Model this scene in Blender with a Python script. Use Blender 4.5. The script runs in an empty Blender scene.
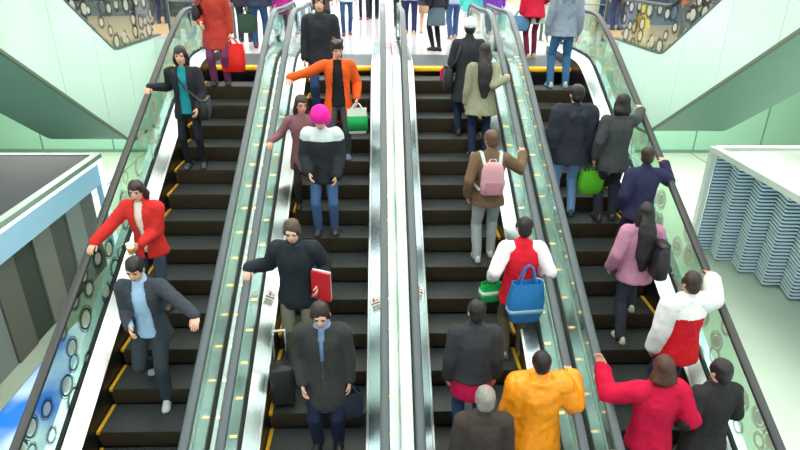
import bpy, bmesh, math, random
from mathutils import Vector, Matrix, noise
from math import sin, cos, pi, radians, sqrt
random.seed(7)
V = Vector
SC = bpy.context.scene
COL = SC.collection

# ------------------------------------------------------------------ materials
def lin(c):
    c = c / 255.0
    return c / 12.92 if c <= .04045 else ((c + .055) / 1.055) ** 2.4
def rgb(r, g, b): return (lin(r), lin(g), lin(b), 1)
_M = {}
def mat(name, col, rough=.6, metal=0.0, bump=0.0, scale=40.0, var=0.0, spec=.5, emit=None, es=0.0, coat=0.0, stretch=(1, 1, 1)):
    if name in _M: return _M[name]
    m = bpy.data.materials.new(name); m.use_nodes = True
    nt = m.node_tree; b = nt.nodes['Principled BSDF']
    c = rgb(*col)
    b.inputs['Base Color'].default_value = c
    b.inputs['Roughness'].default_value = rough
    b.inputs['Metallic'].default_value = metal
    b.inputs['Specular IOR Level'].default_value = spec
    b.inputs['Coat Weight'].default_value = coat
    if emit:
        b.inputs['Emission Color'].default_value = rgb(*emit)
        b.inputs['Emission Strength'].default_value = es
    if bump or var:
        tc = nt.nodes.new('ShaderNodeTexCoord'); mp = nt.nodes.new('ShaderNodeMapping')
        mp.inputs['Scale'].default_value = stretch
        n = nt.nodes.new('ShaderNodeTexNoise'); n.inputs['Scale'].default_value = scale; n.inputs['Detail'].default_value = 4
        nt.links.new(tc.outputs['Object'], mp.inputs[0]); nt.links.new(mp.outputs[0], n.inputs['Vector'])
        if bump:
            bp = nt.nodes.new('ShaderNodeBump'); bp.inputs['Strength'].default_value = bump; bp.inputs['Distance'].default_value = .01
            nt.links.new(n.outputs[0], bp.inputs['Height']); nt.links.new(bp.outputs[0], b.inputs['Normal'])
        if var:
            mx = nt.nodes.new('ShaderNodeMix'); mx.data_type = 'RGBA'
            mx.inputs[6].default_value = tuple(min(1, k * (1 - var)) for k in c[:3]) + (1,)
            mx.inputs[7].default_value = tuple(min(1, k * (1 + var)) for k in c[:3]) + (1,)
            nt.links.new(n.outputs[0], mx.inputs[0]); nt.links.new(mx.outputs[2], b.inputs['Base Color'])
    _M[name] = m
    return m
def cloth(col, rough=.85): return mat('cloth_%d_%d_%d' % col, col, rough, bump=.35, scale=60, var=.18, spec=.25)
def shiny(col): return mat('shiny_%d_%d_%d' % col, col, .38, bump=.3, scale=25, var=.1, spec=.5)
def hairm(col): return mat('hair_%d_%d_%d' % col, col, .5, bump=.6, scale=30, var=.35, stretch=(3, 3, .5))
def skinm(col=(214, 165, 140)): return mat('skin_%d_%d_%d' % col, col, .55, bump=.05, scale=80, var=.05)
def leather(col): return mat('leather_%d_%d_%d' % col, col, .42, bump=.2, scale=90, var=.1)

def glass_mat(name, tint, decal=False, refl=1.0, scale=3.6):
    m = bpy.data.materials.new(name); m.use_nodes = True
    nt = m.node_tree; N = nt.nodes; L = nt.links
    N.clear()
    out = N.new('ShaderNodeOutputMaterial')
    tr = N.new('ShaderNodeBsdfTransparent'); tr.inputs[0].default_value = rgb(*tint)
    gl = N.new('ShaderNodeBsdfGlossy'); gl.inputs[0].default_value = (.95, 1, .98, 1); gl.inputs['Roughness'].default_value = .02
    lw = N.new('ShaderNodeLayerWeight'); lw.inputs[0].default_value = .5
    pw = N.new('ShaderNodeMath'); pw.operation = 'POWER'; pw.inputs[1].default_value = 5; L.new(lw.outputs['Facing'], pw.inputs[0])
    fr = N.new('ShaderNodeMath'); fr.operation = 'MULTIPLY_ADD'; fr.inputs[1].default_value = .92 * refl; fr.inputs[2].default_value = .04; L.new(pw.outputs[0], fr.inputs[0])
    mx = N.new('ShaderNodeMixShader')
    L.new(fr.outputs[0], mx.inputs[0]); L.new(tr.outputs[0], mx.inputs[1]); L.new(gl.outputs[0], mx.inputs[2])
    last = mx
    if decal:
        tc = N.new('ShaderNodeTexCoord'); sp = N.new('ShaderNodeSeparateXYZ'); cb = N.new('ShaderNodeCombineXYZ')
        L.new(tc.outputs['Object'], sp.inputs[0]); L.new(sp.outputs[1], cb.inputs[0]); L.new(sp.outputs[2], cb.inputs[1])
        vo = N.new('ShaderNodeTexVoronoi'); vo.voronoi_dimensions = '2D'; vo.inputs['Scale'].default_value = scale; vo.inputs['Randomness'].default_value = .75
        L.new(cb.outputs[0], vo.inputs['Vector'])
        hs = N.new('ShaderNodeSeparateColor'); L.new(vo.outputs['Color'], hs.inputs[0])
        def math_(op, a, b=None, c=None):
            n = N.new('ShaderNodeMath'); n.operation = op
            for i, q in enumerate((a, b, c)):
                if q is None: continue
                if isinstance(q, (int, float)): n.inputs[i].default_value = q
                else: L.new(q, n.inputs[i])
            return n.outputs[0]
        d = vo.outputs['Distance']
        rad = math_('MULTIPLY_ADD', hs.outputs[0], .22, .24)
        k = math_('DIVIDE', d, rad)                       # 0 centre .. 1 ring radius
        inner = math_('LESS_THAN', k, .62)
        ring = math_('MULTIPLY', math_('GREATER_THAN', k, .80), math_('LESS_THAN', k, 1.0))
        ring2 = math_('MULTIPLY', math_('GREATER_THAN', k, 1.12), math_('LESS_THAN', k, 1.2))
        has = math_('GREATER_THAN', hs.outputs[1], .12)
        filled = math_('GREATER_THAN', hs.outputs[2], .35)
        white = N.new('ShaderNodeBsdfDiffuse'); white.inputs[0].default_value = rgb(206, 206, 190)
        black = N.new('ShaderNodeBsdfDiffuse'); black.inputs[0].default_value = rgb(45, 48, 55)
        m1 = N.new('ShaderNodeMixShader'); L.new(math_('MULTIPLY', math_('MULTIPLY', inner, filled), math_('MULTIPLY', has, .55)), m1.inputs[0])
        L.new(mx.outputs[0], m1.inputs[1]); L.new(white.outputs[0], m1.inputs[2])
        m2 = N.new('ShaderNodeMixShader'); L.new(math_('MULTIPLY', math_('MAXIMUM', ring, ring2), math_('MULTIPLY', has, .75)), m2.inputs[0])
        L.new(m1.outputs[0], m2.inputs[1]); L.new((black if decal == 'dark' else white).outputs[0], m2.inputs[2])
        last = m2
    L.new(last.outputs[0], out.inputs[0])
    return m

STEEL = mat('brushed_steel', (178, 198, 203), .27, 1.0, bump=.02, scale=60, stretch=(1, .05, 1))
STEELD = mat('steel_dark', (120, 126, 128), .35, 1.0)
RAILM = mat('handrail_rubber', (78, 90, 95), .42, 0, spec=.5)
RAILB = mat('handrail_rubber_dark', (54, 57, 58), .42, 0, spec=.5)
BLACKR = mat('black_rubber', (22, 24, 26), .6)
TREAD = mat('tread_aluminium', (74, 80, 82), .48, .5)
RISER = mat('riser_aluminium', (84, 76, 60), .45, .5)
YEL = mat('yellow_paint', (206, 158, 24), .6, var=.25, scale=30)
YELB = mat('yellow_comb', (255, 200, 10), .45)
PLATE = mat('landing_plate', (84, 90, 93), .5, .5, bump=.3, scale=200)
MINT = mat('mint_panel', (208, 236, 226), .12, 0, coat=.6, var=.03, scale=.6)
MINT_SHADE = mat('mint_wall_shaded', (160, 214, 186), .3, 0, var=.04, scale=.5)  # same paint as the mint panels, its shade mixed into a darker colour
JOINT = mat('panel_joint', (110, 150, 132), .6)
WFLOOR = mat('white_stone', (208, 209, 216), .10, 0, var=.03, scale=2)
TFLOOR = mat('tan_stone', (205, 178, 132), .18, 0, var=.06, scale=3)
LFLOOR = mat('pale_green_stone', (208, 224, 206), .28, 0, var=.04, scale=1.2)
GLASS = glass_mat('clear_glass', (236, 245, 240))
GLASSD = glass_mat('patterned_glass_white', (226, 240, 230), 'light')
GLASSK = glass_mat('patterned_glass_dark', (222, 234, 226), 'dark')
GLASSX = glass_mat('side_glass_dark_circles', (228, 230, 224), 'dark', scale=2.9)
WHITE = mat('white_lacquer', (244, 246, 246), .3)
DARK = mat('dark_panel', (52, 56, 60), .4)

# ------------------------------------------------------------------ mesh builder
class MB:
    def __init__(s): s.v = []; s.f = []; s.mi = []; s.cur = 0
    def add(s, vs, fs):
        o = len(s.v); s.v += [V(p) for p in vs]
        for f in fs: s.f.append([o + i for i in f]); s.mi.append(s.cur)
    def box(s, a, b, M=None):
        (x0, y0, z0), (x1, y1, z1) = a, b
        p = [V(q) for q in ((x0,y0,z0),(x1,y0,z0),(x1,y1,z0),(x0,y1,z0),(x0,y0,z1),(x1,y0,z1),(x1,y1,z1),(x0,y1,z1))]
        if M: p = [M @ q for q in p]
        s.add(p, [(0,3,2,1),(4,5,6,7),(0,1,5,4),(1,2,6,5),(2,3,7,6),(3,0,4,7)])
    def loft(s, rings, caps=True, closed=True):
        n = len(rings[0]); o = len(s.v)
        for r in rings: s.v += [V(p) for p in r]
        for i in range(len(rings) - 1):
            for j in range(n if closed else n - 1):
                k = (j + 1) % n
                s.f.append([o + i*n + j, o + i*n + k, o + (i+1)*n + k, o + (i+1)*n + j]); s.mi.append(s.cur)
        if caps:
            s.f.append([o + j for j in reversed(range(n))]); s.mi.append(s.cur)
            e = o + (len(rings) - 1) * n
            s.f.append([e + j for j in range(n)]); s.mi.append(s.cur)
    def tube(s, pts, rad, seg=10, ref=V((1, 0, 0)), flat=1.0, round_=True):
        pts = [V(p) for p in pts]
        if isinstance(rad, (int, float)): rad = [rad] * len(pts)
        rings = []
        n = len(pts)
        if round_:
            d0 = (pts[0] - pts[1]).normalized(); d1 = (pts[-1] - pts[-2]).normalized()
            P = []; R = []
            for a in (80, 50, 20): P.append(pts[0] + d0 * rad[0] * sin(radians(a)) * .9); R.append(rad[0] * cos(radians(a)))
            P += pts; R += rad
            for a in (20, 50, 80): P.append(pts[-1] + d1 * rad[-1] * sin(radians(a)) * .9); R.append(rad[-1] * cos(radians(a)))
        else: P, R = pts, rad
        for i, p in enumerate(P):
            t = (P[min(i + 1, len(P) - 1)] - P[max(i - 1, 0)])
            if t.length < 1e-9: t = V((0, 0, 1))
            t.normalize()
            rf = ref if abs(t.dot(ref)) < .93 else V((0, 1, 0)) if abs(t.y) < .9 else V((0, 0, 1))
            a = (rf - t * rf.dot(t)).normalized(); b = t.cross(a)
            rings.append([p + a * R[i] * cos(2*pi*k/seg) + b * R[i] * flat * sin(2*pi*k/seg) for k in range(seg)])
        s.loft(rings)
    def ell(s, c, r, M=None, u=14, w=9):
        rings = []
        for i in range(w):
            a = -pi/2 + pi * (i + .35) / (w - .3)
            ring = []
            for k in range(u):
                p = V((r[0]*cos(a)*cos(2*pi*k/u), r[1]*cos(a)*sin(2*pi*k/u), r[2]*sin(a)))
                ring.append((M @ (V(c) + p)) if M else V(c) + p)
            rings.append(ring)
        s.loft(rings)
    def cyl(s, a, b, r0, r1=None, seg=16): s.tube([a, b], [r0, r0 if r1 is None else r1], seg, round_=False)
    def prism(s, poly, ax, a, b):
        def P(p, t):
            return {'x': (t, p[0], p[1]), 'y': (p[0], t, p[1]), 'z': (p[0], p[1], t)}[ax]
        s.loft([[P(p, a) for p in poly], [P(p, b) for p in poly]])
    def mesh(s, name, mats, smooth=False):
        me = bpy.data.meshes.new(name); me.from_pydata([tuple(p) for p in s.v], [], s.f)
        if not isinstance(mats, (list, tuple)): mats = [mats]
        for m in mats: me.materials.append(m)
        me.polygons.foreach_set('material_index', s.mi)
        bm = bmesh.new(); bm.from_mesh(me); bmesh.ops.recalc_face_normals(bm, faces=bm.faces); bm.to_mesh(me); bm.free()
        if smooth:
            me.polygons.foreach_set('use_smooth', [True] * len(me.polygons))
        me.update(); return me
    def build(s, name, mats, parent=None, smooth=False, loc=None):
        return link(name, s.mesh(name, mats, smooth), parent, loc)
def link(name, data, parent=None, loc=None):
    o = bpy.data.objects.new(name, data); COL.objects.link(o)
    if parent: o.parent = parent
    if loc: o.location = loc
    return o
def auto_smooth(o, ang=40):
    me = o.data; bm = bmesh.new(); bm.from_mesh(me)
    for f in bm.faces: f.smooth = True
    for e in bm.edges:
        e.smooth = not (len(e.link_faces) == 2 and e.calc_face_angle(0) > radians(ang))
    bm.to_mesh(me); bm.free(); return o
def tag(o, label=None, cat=None, group=None, kind=None):
    if label: o['label'] = label
    if cat: o['category'] = cat
    if group: o['group'] = group
    if kind: o['kind'] = kind
    return o
def empty(name, loc, rz=0, label=None, cat=None, group=None):
    o = bpy.data.objects.new(name, None); COL.objects.link(o); o.empty_display_size = .1
    o.location = loc; o.rotation_euler = (0, 0, rz)
    return tag(o, label, cat, group)
def copy_tree(o, parent=None):
    c = o.copy(); COL.objects.link(c)
    if parent: c.parent = parent
    for ch in list(o.children): copy_tree(ch, c)
    return c
def bevel(o, w=.01, seg=2):
    m = o.modifiers.new('bevel', 'BEVEL'); m.width = w; m.segments = seg; m.limit_method = 'ANGLE'; return o

# ------------------------------------------------------------------ the place: measures
H = 5.0                      # upper floor above the lower floor
TA = .523
PER = 1.7072; CX = {i: .176 + PER * (i - 2.5) for i in (1, 2, 3, 4)}
PHASE = {1: .15, 2: 0, 3: 0, 4: .2}
def nos(y): return -.06 + TA * y
def smin(a, b, k): return .5 * (a + b - sqrt((a - b) ** 2 + k * k))
def smax(a, b, k): return .5 * (a + b + sqrt((a - b) ** 2 + k * k))
def zb(y): return smin(smax(nos(y), 0, .12), H, .12)       # line along which the balustrade runs
def railh(y): return 1.01 - .11 * min(1, max(0, (y - 8.8) / 1.8))
def railz(y): return zb(y) + railh(y)
YTOP, YBOT = 11.75, -1.3
def step_front(e, n): return 9.076 - PHASE[e] - .4 * (n + 1)    # n = 0,1,2.. downwards
def step_z(y): return smin(max(nos(y), -.02), H - .045, .03)

# ------------------------------------------------------------------ people
def remesh(mb, voxel, it=4, fold=0.0, seed=0, fz=.35, keep=None, name='tmp', mats=None):
    me = mb.mesh(name, mats or [])
    o = bpy.data.objects.new(name, me); COL.objects.link(o)
    r = o.modifiers.new('r', 'REMESH'); r.mode = 'VOXEL'; r.voxel_size = voxel; r.use_smooth_shade = True
    if it:
        sm = o.modifiers.new('s', 'SMOOTH'); sm.factor = .5; sm.iterations = it
    dg = bpy.context.evaluated_depsgraph_get(); dg.update()
    ev = o.evaluated_get(dg); m2 = bpy.data.meshes.new_from_object(ev, depsgraph=dg)
    bpy.data.objects.remove(o); bpy.data.meshes.remove(me)
    m2.name = name
    if mats is not None:
        m2.materials.clear()
        for q in mats: m2.materials.append(q)
    if fold:
        off = V((seed * 3.7, seed * 1.3, seed * 5.1)); nr = [v.normal.copy() for v in m2.vertices]
        for v, n in zip(m2.vertices, nr):
            p = V((v.co.x * 11, v.co.y * 11, v.co.z * 11 * fz * 2)) + off
            v.co += n * fold * (noise.noise(p) + .5 * noise.noise(p * 2.3))
    if keep:
        bm = bmesh.new(); bm.from_mesh(m2)
        bmesh.ops.delete(bm, geom=[f for f in bm.faces if not keep(f.calc_center_median())], context='FACES')
        bm.to_mesh(m2); bm.free()
    m2.polygons.foreach_set('use_smooth', [True] * len(m2.polygons))
    return m2

def ik(S, T, l1, l2, hint):
    d = T - S; L = d.length
    mx = (l1 + l2) * .995
    if L > mx: T = S + d * (mx / L); d = T - S; L = mx
    a = (l1*l1 - l2*l2 + L*L) / (2*L); h = sqrt(max(0, l1*l1 - a*a))
    u = d.normalized(); p = hint - u * hint.dot(u)
    if p.length < 1e-5: p = V((0, -1, 0)) - u * (-u.y)
    return S + u * a + p.normalized() * h, T

def add_hand(mb, W, d, n, side, curl=.5, s=1.0, spread=.1):
    """palm, four fingers of unequal length and a thumb; d points along the hand, n out of the palm, side towards the thumb"""
    d = d.normalized(); n = (n - d * n.dot(d)).normalized(); t = side - d * side.dot(d) - n * side.dot(n)
    if t.length < 1e-4: t = d.cross(n)
    t.normalize()
    rings = []
    for k, (q, w, th) in enumerate(((-.02, .022, .019), (0, .026, .019), (.03, .036, .017), (.065, .042, .015), (.09, .040, .012), (.1, .034, .007))):
        c = W + d * q * s
        rings.append([c + t * w * s * cos(2*pi*j/12) + n * th * s * sin(2*pi*j/12) for j in range(12)])
    mb.loft(rings)
    for i, (off, ln) in enumerate(((.030, .070), (.010, .079), (-.010, .073), (-.029, .057))):
        b = W + d * .085 * s + t * off * s
        dd = (d + t * spread * off * 30 * .3).normalized()
        P = [b]; a = curl * .35
        for k, f in enumerate((.42, .33, .25)):
            v = dd * cos(a) + n * sin(a)
            P.append(P[-1] + v * ln * f * s); a += curl * .75
        mb.tube(P, [.0095*s, .009*s, .0082*s, .007*s], 7)
    b = W + d * .022 * s + t * .026 * s
    v1 = (d * .75 + t * .75 + n * .25).normalized(); v2 = (d * .95 + t * (.35 - .5*curl) + n * (.2 + .5*curl)).normalized()
    mb.tube([b, b + v1 * .038*s, b + v1 * .038*s + v2 * .03*s, b + v1 * .038*s + v2 * .052*s], [.0125*s, .011*s, .0098*s, .0078*s], 7)

PEOPLE = {}
def person(key, label, loc, rz, h=1.7, face=False, hatk=1.0, skin=(214, 165, 140), hair=((28, 24, 24), 'short'), top=None, legs=((40, 42, 48), 'pants'),
           shoes=(30, 30, 32), feet=None, lean=0.05, twist=0, head=(0, 0, 0), armR='down', armL='down', hintR=None, hintL=None, curl=(.6, .6),
           handR=None, handL=None, fat=1.0, group=None, lod=0, hat=None, seed=0, under=None, sidebend=0.0):
    """facing +y in its own frame, x to its right, origin on the ground between the feet.
    top = dict(col, sleeve, hem, thick, open, collar, hood, yoke, cuff)"""
    s = h / 1.78
    vox = (.0125, .014, .020)[lod]
    Rz = Matrix.Rotation(rz, 3, 'Z')
    loc = V(loc)
    def toL(p): return Rz.transposed() @ (V(p) - loc)
    feet = feet or [(.10, .02, 0), (-.10, -.01, 0)]           # right, left
    fR, fL = V(feet[0]), V(feet[1])
    # pelvis
    low = min(fR.z, fL.z)
    spread = (V((fR.x, fR.y)) - V((fL.x, fL.y))).length
    pz = low + .93 * s - (.06 if abs(fR.z - fL.z) > .1 else 0) * s - max(0, spread - .25) * .12 + (abs(fR.z-fL.z) * .35)
    pel = V(((fR.x + fL.x) / 2, (fR.y + fL.y) / 2 - lean * .08, pz))
    ux = V((sin(sidebend), sin(lean), 1)); ux.normalize()
    tw = Matrix.Rotation(twist, 3, 'Z')
    rt = (tw @ V((1, 0, 0))); rt = (rt - ux * rt.dot(ux)).normalized(); fw = ux.cross(rt)
    def T(x, y, z): return pel + (rt * x * fat + fw * y * fat + ux * z) * s
    # head frame
    hp, hy, hr = head
    neck = T(0, -.015, .53); nb = T(0, 0.005, .60) + V((0, .02 * hp, -.01 * abs(hp)))
    Hm = (tw.to_4x4() @ Matrix.Rotation(hy, 4, 'Z') @ Matrix.Rotation(hr, 4, 'Y') @ Matrix.Rotation(-hp, 4, 'X'))
    hs = s * 1.03 if h > 1.5 else s * 1.1
    def HP(x, y, z): return nb + (Hm.to_3x3() @ V((x, y, z + .105))) * hs
    HM = Matrix.Translation(nb) @ Hm @ Matrix.Scale(hs, 4) @ Matrix.Translation((0, .005, .105))
    # legs
    ank = []; knees = []; hips = []
    for f, sx in ((fR, 1), (fL, -1)):
        hp_ = pel + V((sx * .095 * s * fat, 0, -.03 * s)); hips.append(hp_)
        a = f + V((0, -.02, .085 * s)); k, a2 = ik(hp_, a, .435 * s, .425 * s, V((sx * .1, 1, .0))); knees.append(k); ank.append(a)
    # arms
    hands = []; elb = []; wr = []; sh = []
    for nm, arm, hint, sx, hd in (('R', armR, hintR, 1, handR), ('L', armL, hintL, -1, handL)):
        S = T(sx * .185, -.005, .475); sh.append(S)
        if arm == 'down': W = T(sx * .245, .05, -.06); 
        elif arm == 'bag': W = T(sx * .235, .03, -.085)
        elif arm == 'front': W = T(sx * .09, .26, .16)
        elif arm == 'back': W = T(sx * .25, -.12, -.04)
        elif arm == 'swing': W = T(sx * .24, .2, 0.0)
        elif arm[0] == 'w': W = toL(arm[1])
        else: W = T(*arm[1])
        hh = V(hint) if hint else (rt * sx * .45 - fw * .8 - ux * .4)
        e, W = ik(S, W, .29 * s, .255 * s, hh)
        elb.append(e); wr.append(W); hands.append(hd)
    # ---- body: one continuous mesh
    b = MB()
    sk = skinm(skin)
    b.ell((0, -.008, .02), (.076, .093, .098), HM, 16, 11)
    b.ell((0, .026, -.05), (.058, .058, .065), HM, 14, 9)
    b.ell((0, .052, -.088), (.028, .024, .022), HM)
    b.tube([HM @ V((0, .078, .012)), HM @ V((0, .098, -.018)), HM @ V((0, .092, -.026))], [.010*hs, .0155*hs, .012*hs], 8)
    for sx in (-1, 1):
        b.ell((sx * .076, -.008, -.012), (.012, .02, .032), HM)
        b.ell((sx * .03, .066, -.03), (.024, .02, .022), HM)
        b.ell((sx * .03, .08, .028), (.028, .014, .010), HM)
    b.ell((0, .082, -.06), (.024, .013, .010), HM)
    b.tube([neck - ux * .06 * s, neck, nb + (HM @ V((0, -.02, -.06)) - nb) * .6], [.075 * s, .054 * s, .053 * s], 14)
    tor = lambda z, rx, ry, yo=0: [T(rx * cos(2*pi*k/20), yo + ry * sin(2*pi*k/20), z) for k in range(20)]
    b.loft([tor(-.12, .10, .08), tor(-.06, .145, .10), tor(.03, .145, .10), tor(.15, .128, .09), tor(.28, .145, .105, .01), tor(.38, .16, .11, .008), tor(.46, .165, .085), tor(.51, .12, .065), tor(.55, .06, .05)])
    for i, sx in ((0, 1), (1, -1)):
        b.tube([sh[i] - rt * sx * .05 * s, sh[i]], [.05*s, .052*s], 12)
        b.tube([sh[i], sh[i].lerp(elb[i], .5), elb[i]], [.05*s, .044*s, .038*s], 12)
        b.tube([elb[i], elb[i].lerp(wr[i], .35), wr[i]], [.038*s, .037*s, .026*s], 12)
        b.tube([hips[i], hips[i].lerp(knees[i], .5), knees[i]], [.066*s, .058*s, .046*s], 12)
        b.tube([knees[i], knees[i].lerp(ank[i], .35), ank[i]], [.044*s, .042*s, .032*s], 12)
    bme = remesh(b, vox, 2, name='person', mats=[sk])
    hb = MB()
    for i, sx in ((0, 1), (1, -1)):
        fore = (wr[i] - elb[i]).normalized()
        hd = hands[i] or {}
        d = V(hd['d']) if 'd' in hd else (fore + V((0, .12, -.1)))
        n = V(hd['n']) if 'n' in hd else (rt * -sx + fw * .1)
        sd = V(hd['s']) if 's' in hd else fw + ux * .2
        add_hand(hb, wr[i] + fore * .01, d, n, sd, curl[i], s)
    bm = bmesh.new(); bm.from_mesh(bme)
    hm = hb.mesh('h', [sk], True); bm.from_mesh(hm); bm.to_mesh(bme); bm.free(); bpy.data.meshes.remove(hm)
    bme.polygons.foreach_set('use_smooth', [True] * len(bme.polygons))
    root = link('person', bme); root.location = loc; root.rotation_euler = (0, 0, rz)
    tag(root, label, 'person', group)
    if face:
        for sx in (-1, 1):
            e = MB(); e.ell((sx * .03, .0785, .008), (.0145, .008, .0075), HM, 10, 7); o = e.build('eye', mat('eye_dark', (38, 28, 26), .25), root, True)
            e = MB(); e.tube([HM @ V((sx * .046, .077, .03)), HM @ V((sx * .03, .0905, .034)), HM @ V((sx * .014, .089, .030))], [.004*hs, .006*hs, .005*hs], 6)
            e.build('eyebrow', hairm(hair[0]) if hair else BLACKR, root, True)
        e = MB(); e.ell((0, .0895, -.06), (.023, .0085, .0075), HM, 12, 7); e.build('mouth', mat('lips', (168, 88, 84), .5), root, True)
    # ---- hair
    if hair:
        hc, style = hair
        hbm = MB()
        hbm.ell((0, -.014, .042), (.086, .098, .092), HM, 16, 11)
        hbm.ell((0, -.045, -.01), (.078, .066, .085), HM, 14, 9)
        for sx in (-1, 1): hbm.ell((sx * .066, .012, .02), (.022, .042, .05), HM)
        if style in ('long', 'bob', 'ponytail', 'shoulder'):
            for sx in (-1, 1):
                ln = {'long': .30, 'bob': .13, 'shoulder': .21, 'ponytail': .08}[style]
                hbm.tube([HM @ V((sx * .07, -.02, .02)), HM @ V((sx * .082, -.025, -.08)), HM @ V((sx * .078, -.05, -.06 - ln * .6))], [.03*hs, .034*hs, .02*hs], 9)
            if style != 'ponytail':
                e0 = HM @ V((0, -.065, .0)); e1 = T(0, -.135, .50); e2 = T(0, -.165, .50 - {'long': .42, 'bob': .0, 'shoulder': .14}[style])
                if style == 'bob': e1 = HM @ V((0, -.075, -.08)); e2 = HM @ V((0, -.07, -.12))
                hbm.tube([e0, e1, e1.lerp(e2, .6), e2], [.080*hs, .115*s, .112*s, .06*s], 14, ref=rt, flat=.42)
            else:
                hbm.tube([HM @ V((0, -.10, .05)), HM @ V((0, -.15, .02)), HM @ V((0, -.15, -.12)), HM @ V((0, -.13, -.24))], [.022*hs, .035*hs, .032*hs, .01*hs], 10)
        if style == 'bun': hbm.ell((0, -.10, .09), (.05, .045, .045), HM)
        if style == 'messy':
            rr = random.Random(seed)
            for _ in range(14):
                a = rr.uniform(0, 2*pi); q = V((.07*cos(a), -.02 + .08*sin(a), .07 + rr.uniform(-.02, .05)))
                hbm.tube([HM @ (q * .7), HM @ q, HM @ (q * 1.25)], [.03*hs, .025*hs, .01*hs], 7)
        link('hair', remesh(hbm, .012 if lod < 2 else .018, 2, fold=.011, seed=seed, name='hair', mats=[hairm(hc)]), root)
    if hat:
        kind, hcol = hat
        q = MB()
        if kind == 'beanie':
            k_ = hatk; q.ell((0, -.02, .06 + .03*(k_-1)), (.096*k_, .110*k_, .095*k_), HM, 18, 11); q.ell((0, -.016, .030), (.1*k_, .113*k_, .035), HM, 18, 7)
            if k_ == 1: q.ell((0, -.03, .155), (.02, .02, .02), HM)
            else: q.ell((0, -.07, -.03), (.10*k_, .07*k_, .09*k_), HM)
        elif kind == 'cap':
            q.ell((0, -.01, .065), (.092, .107, .08), HM, 18, 11)
            q.loft([[HM @ V((.075*cos(a)*(1+.0), .06 + r*sin(a) * 1.0, .05 + dz)) for a in [pi*k/10 for k in range(11)]] for r, dz in ((.02, .006), (.11, -.012), (.115, -.02), (.02, -.006))])
        elif kind == 'hood':
            q.ell((0, -.03, .03), (.115, .125, .135), HM, 18, 11); q.ell((0, -.09, -.07), (.09, .06, .08), HM)
        hm_ = remesh(q, .013, 3, fold=.004, seed=seed, name='hat', mats=[cloth(hcol)], keep=(None if kind != 'hood' else (lambda c: (HM.inverted() @ c).y < .055)))
        link({'beanie': 'knitted_hat', 'cap': 'cap', 'hood': 'hood'}[kind], hm_, root)
    # ---- trousers / skirt
    lc, lk = legs[0], legs[1]
    if lk in ('pants', 'jeans', 'slim'):
        w = {'pants': 1.08, 'jeans': 1.0, 'slim': .84}[lk]
        q = MB()
        q.loft([tor(-.17, .09, .085, -.005), tor(-.10, .168, .122, -.01), tor(-.03, .168, .122, -.008), tor(.05, .152, .112), tor(.09, .146, .105)])
        for i in (0, 1):
            q.tube([hips[i] + V((0, 0, -.02)), hips[i].lerp(knees[i], .4), knees[i]], [.088*s*w*fat, .082*s*w*fat, .067*s*w], 14)
            q.tube([knees[i], knees[i].lerp(ank[i], .5), ank[i] + V((0, 0, -.035*s))], [.07*s*w, .064*s*w, .058*s*w], 14)
        link('trousers', remesh(q, vox, 2, fold=.006 * w, seed=seed + 1, name='trousers', mats=[cloth(lc)]), root)
    elif lk == 'skirt':
        q = MB(); q.loft([tor(-.42, .20, .16), tor(-.2, .185, .14), tor(-.06, .168, .122), tor(.06, .145, .105)])
        link('skirt', remesh(q, vox, 2, fold=.008, seed=seed, name='skirt', mats=[cloth(lc)]), root)
        q = MB()
        for i in (0, 1):
            q.tube([hips[i], hips[i].lerp(knees[i], .5), knees[i], knees[i].lerp(ank[i], .4), ank[i]], [.085*s, .075*s, .058*s, .056*s, .04*s], 12)
        link('leggings', remesh(q, vox, 1, name='leggings', mats=[cloth(legs[2] if len(legs) > 2 else (30, 30, 34))]), root)
    # ---- shoes
    for i, f in ((0, fR), (1, fL)):
        sx = 1 - 2*i
        q = MB(); yaw = -sx * .12; Rm = Matrix.Translation(f) @ Matrix.Rotation(yaw, 4, 'Z')
        rings = []
        for y, w, z1 in ((-.105, .02, .05), (-.095, .032, .085), (-.05, .038, .10), (0, .038, .095), (.05, .042, .075), (.10, .046, .058), (.14, .038, .045), (.16, .018, .03)):
            ring = []
            for x_, z_ in ((-1, 0), (-1.06, .2), (-.98, .45), (-.7, .85), (-.3, 1), (.3, 1), (.7, .85), (.98, .45), (1.06, .2), (1, 0)):
                ring.append(Rm @ V((x_ * w * s, y * s, z_ * z1 * s + .002)))
            rings.append(ring)
        q.loft(rings)
        so = q.build('shoe', leather(shoes), root, True)
    # ---- top
    def garment(name, t, shrink=0.0, is_under=False):
        th = t.get('thick', .018) - shrink
        hem = t.get('hem', -.10); col = t['col']; A = fat
        q = MB(); rings = []
        body_w = [(-.5, .205, .160), (-.3, .202, .155), (-.12, .186, .138), (-.04, .172, .122), (.05, .156, .106), (.15, .146, .100), (.27, .158, .112), (.38, .172, .116), (.455, .178, .094), (.50, .135, .072), (.535, .082, .066), (.56, .07, .062)]
        zs = [(z, a, c) for z, a, c in body_w if z > hem + .02]
        z0 = hem
        pr = min((w for w in body_w), key=lambda w: abs(w[0] - hem))
        fl = t.get('flare', .0)
        rings.append(tor(z0, pr[1] + th + fl, pr[2] + th + fl))
        for z, a, c in zs: 
            k = max(0, 1 - (z - hem) / .35) * fl
            bl = t.get('puff', 0) * (.5 + .5 * sin(z * 60))
            rings.append(tor(z, a + th + k + bl, c + th + k + bl, .004))
        q.loft(rings)
        wr_ = t.get('bulk', 1.0)
        sl = MB()
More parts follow.
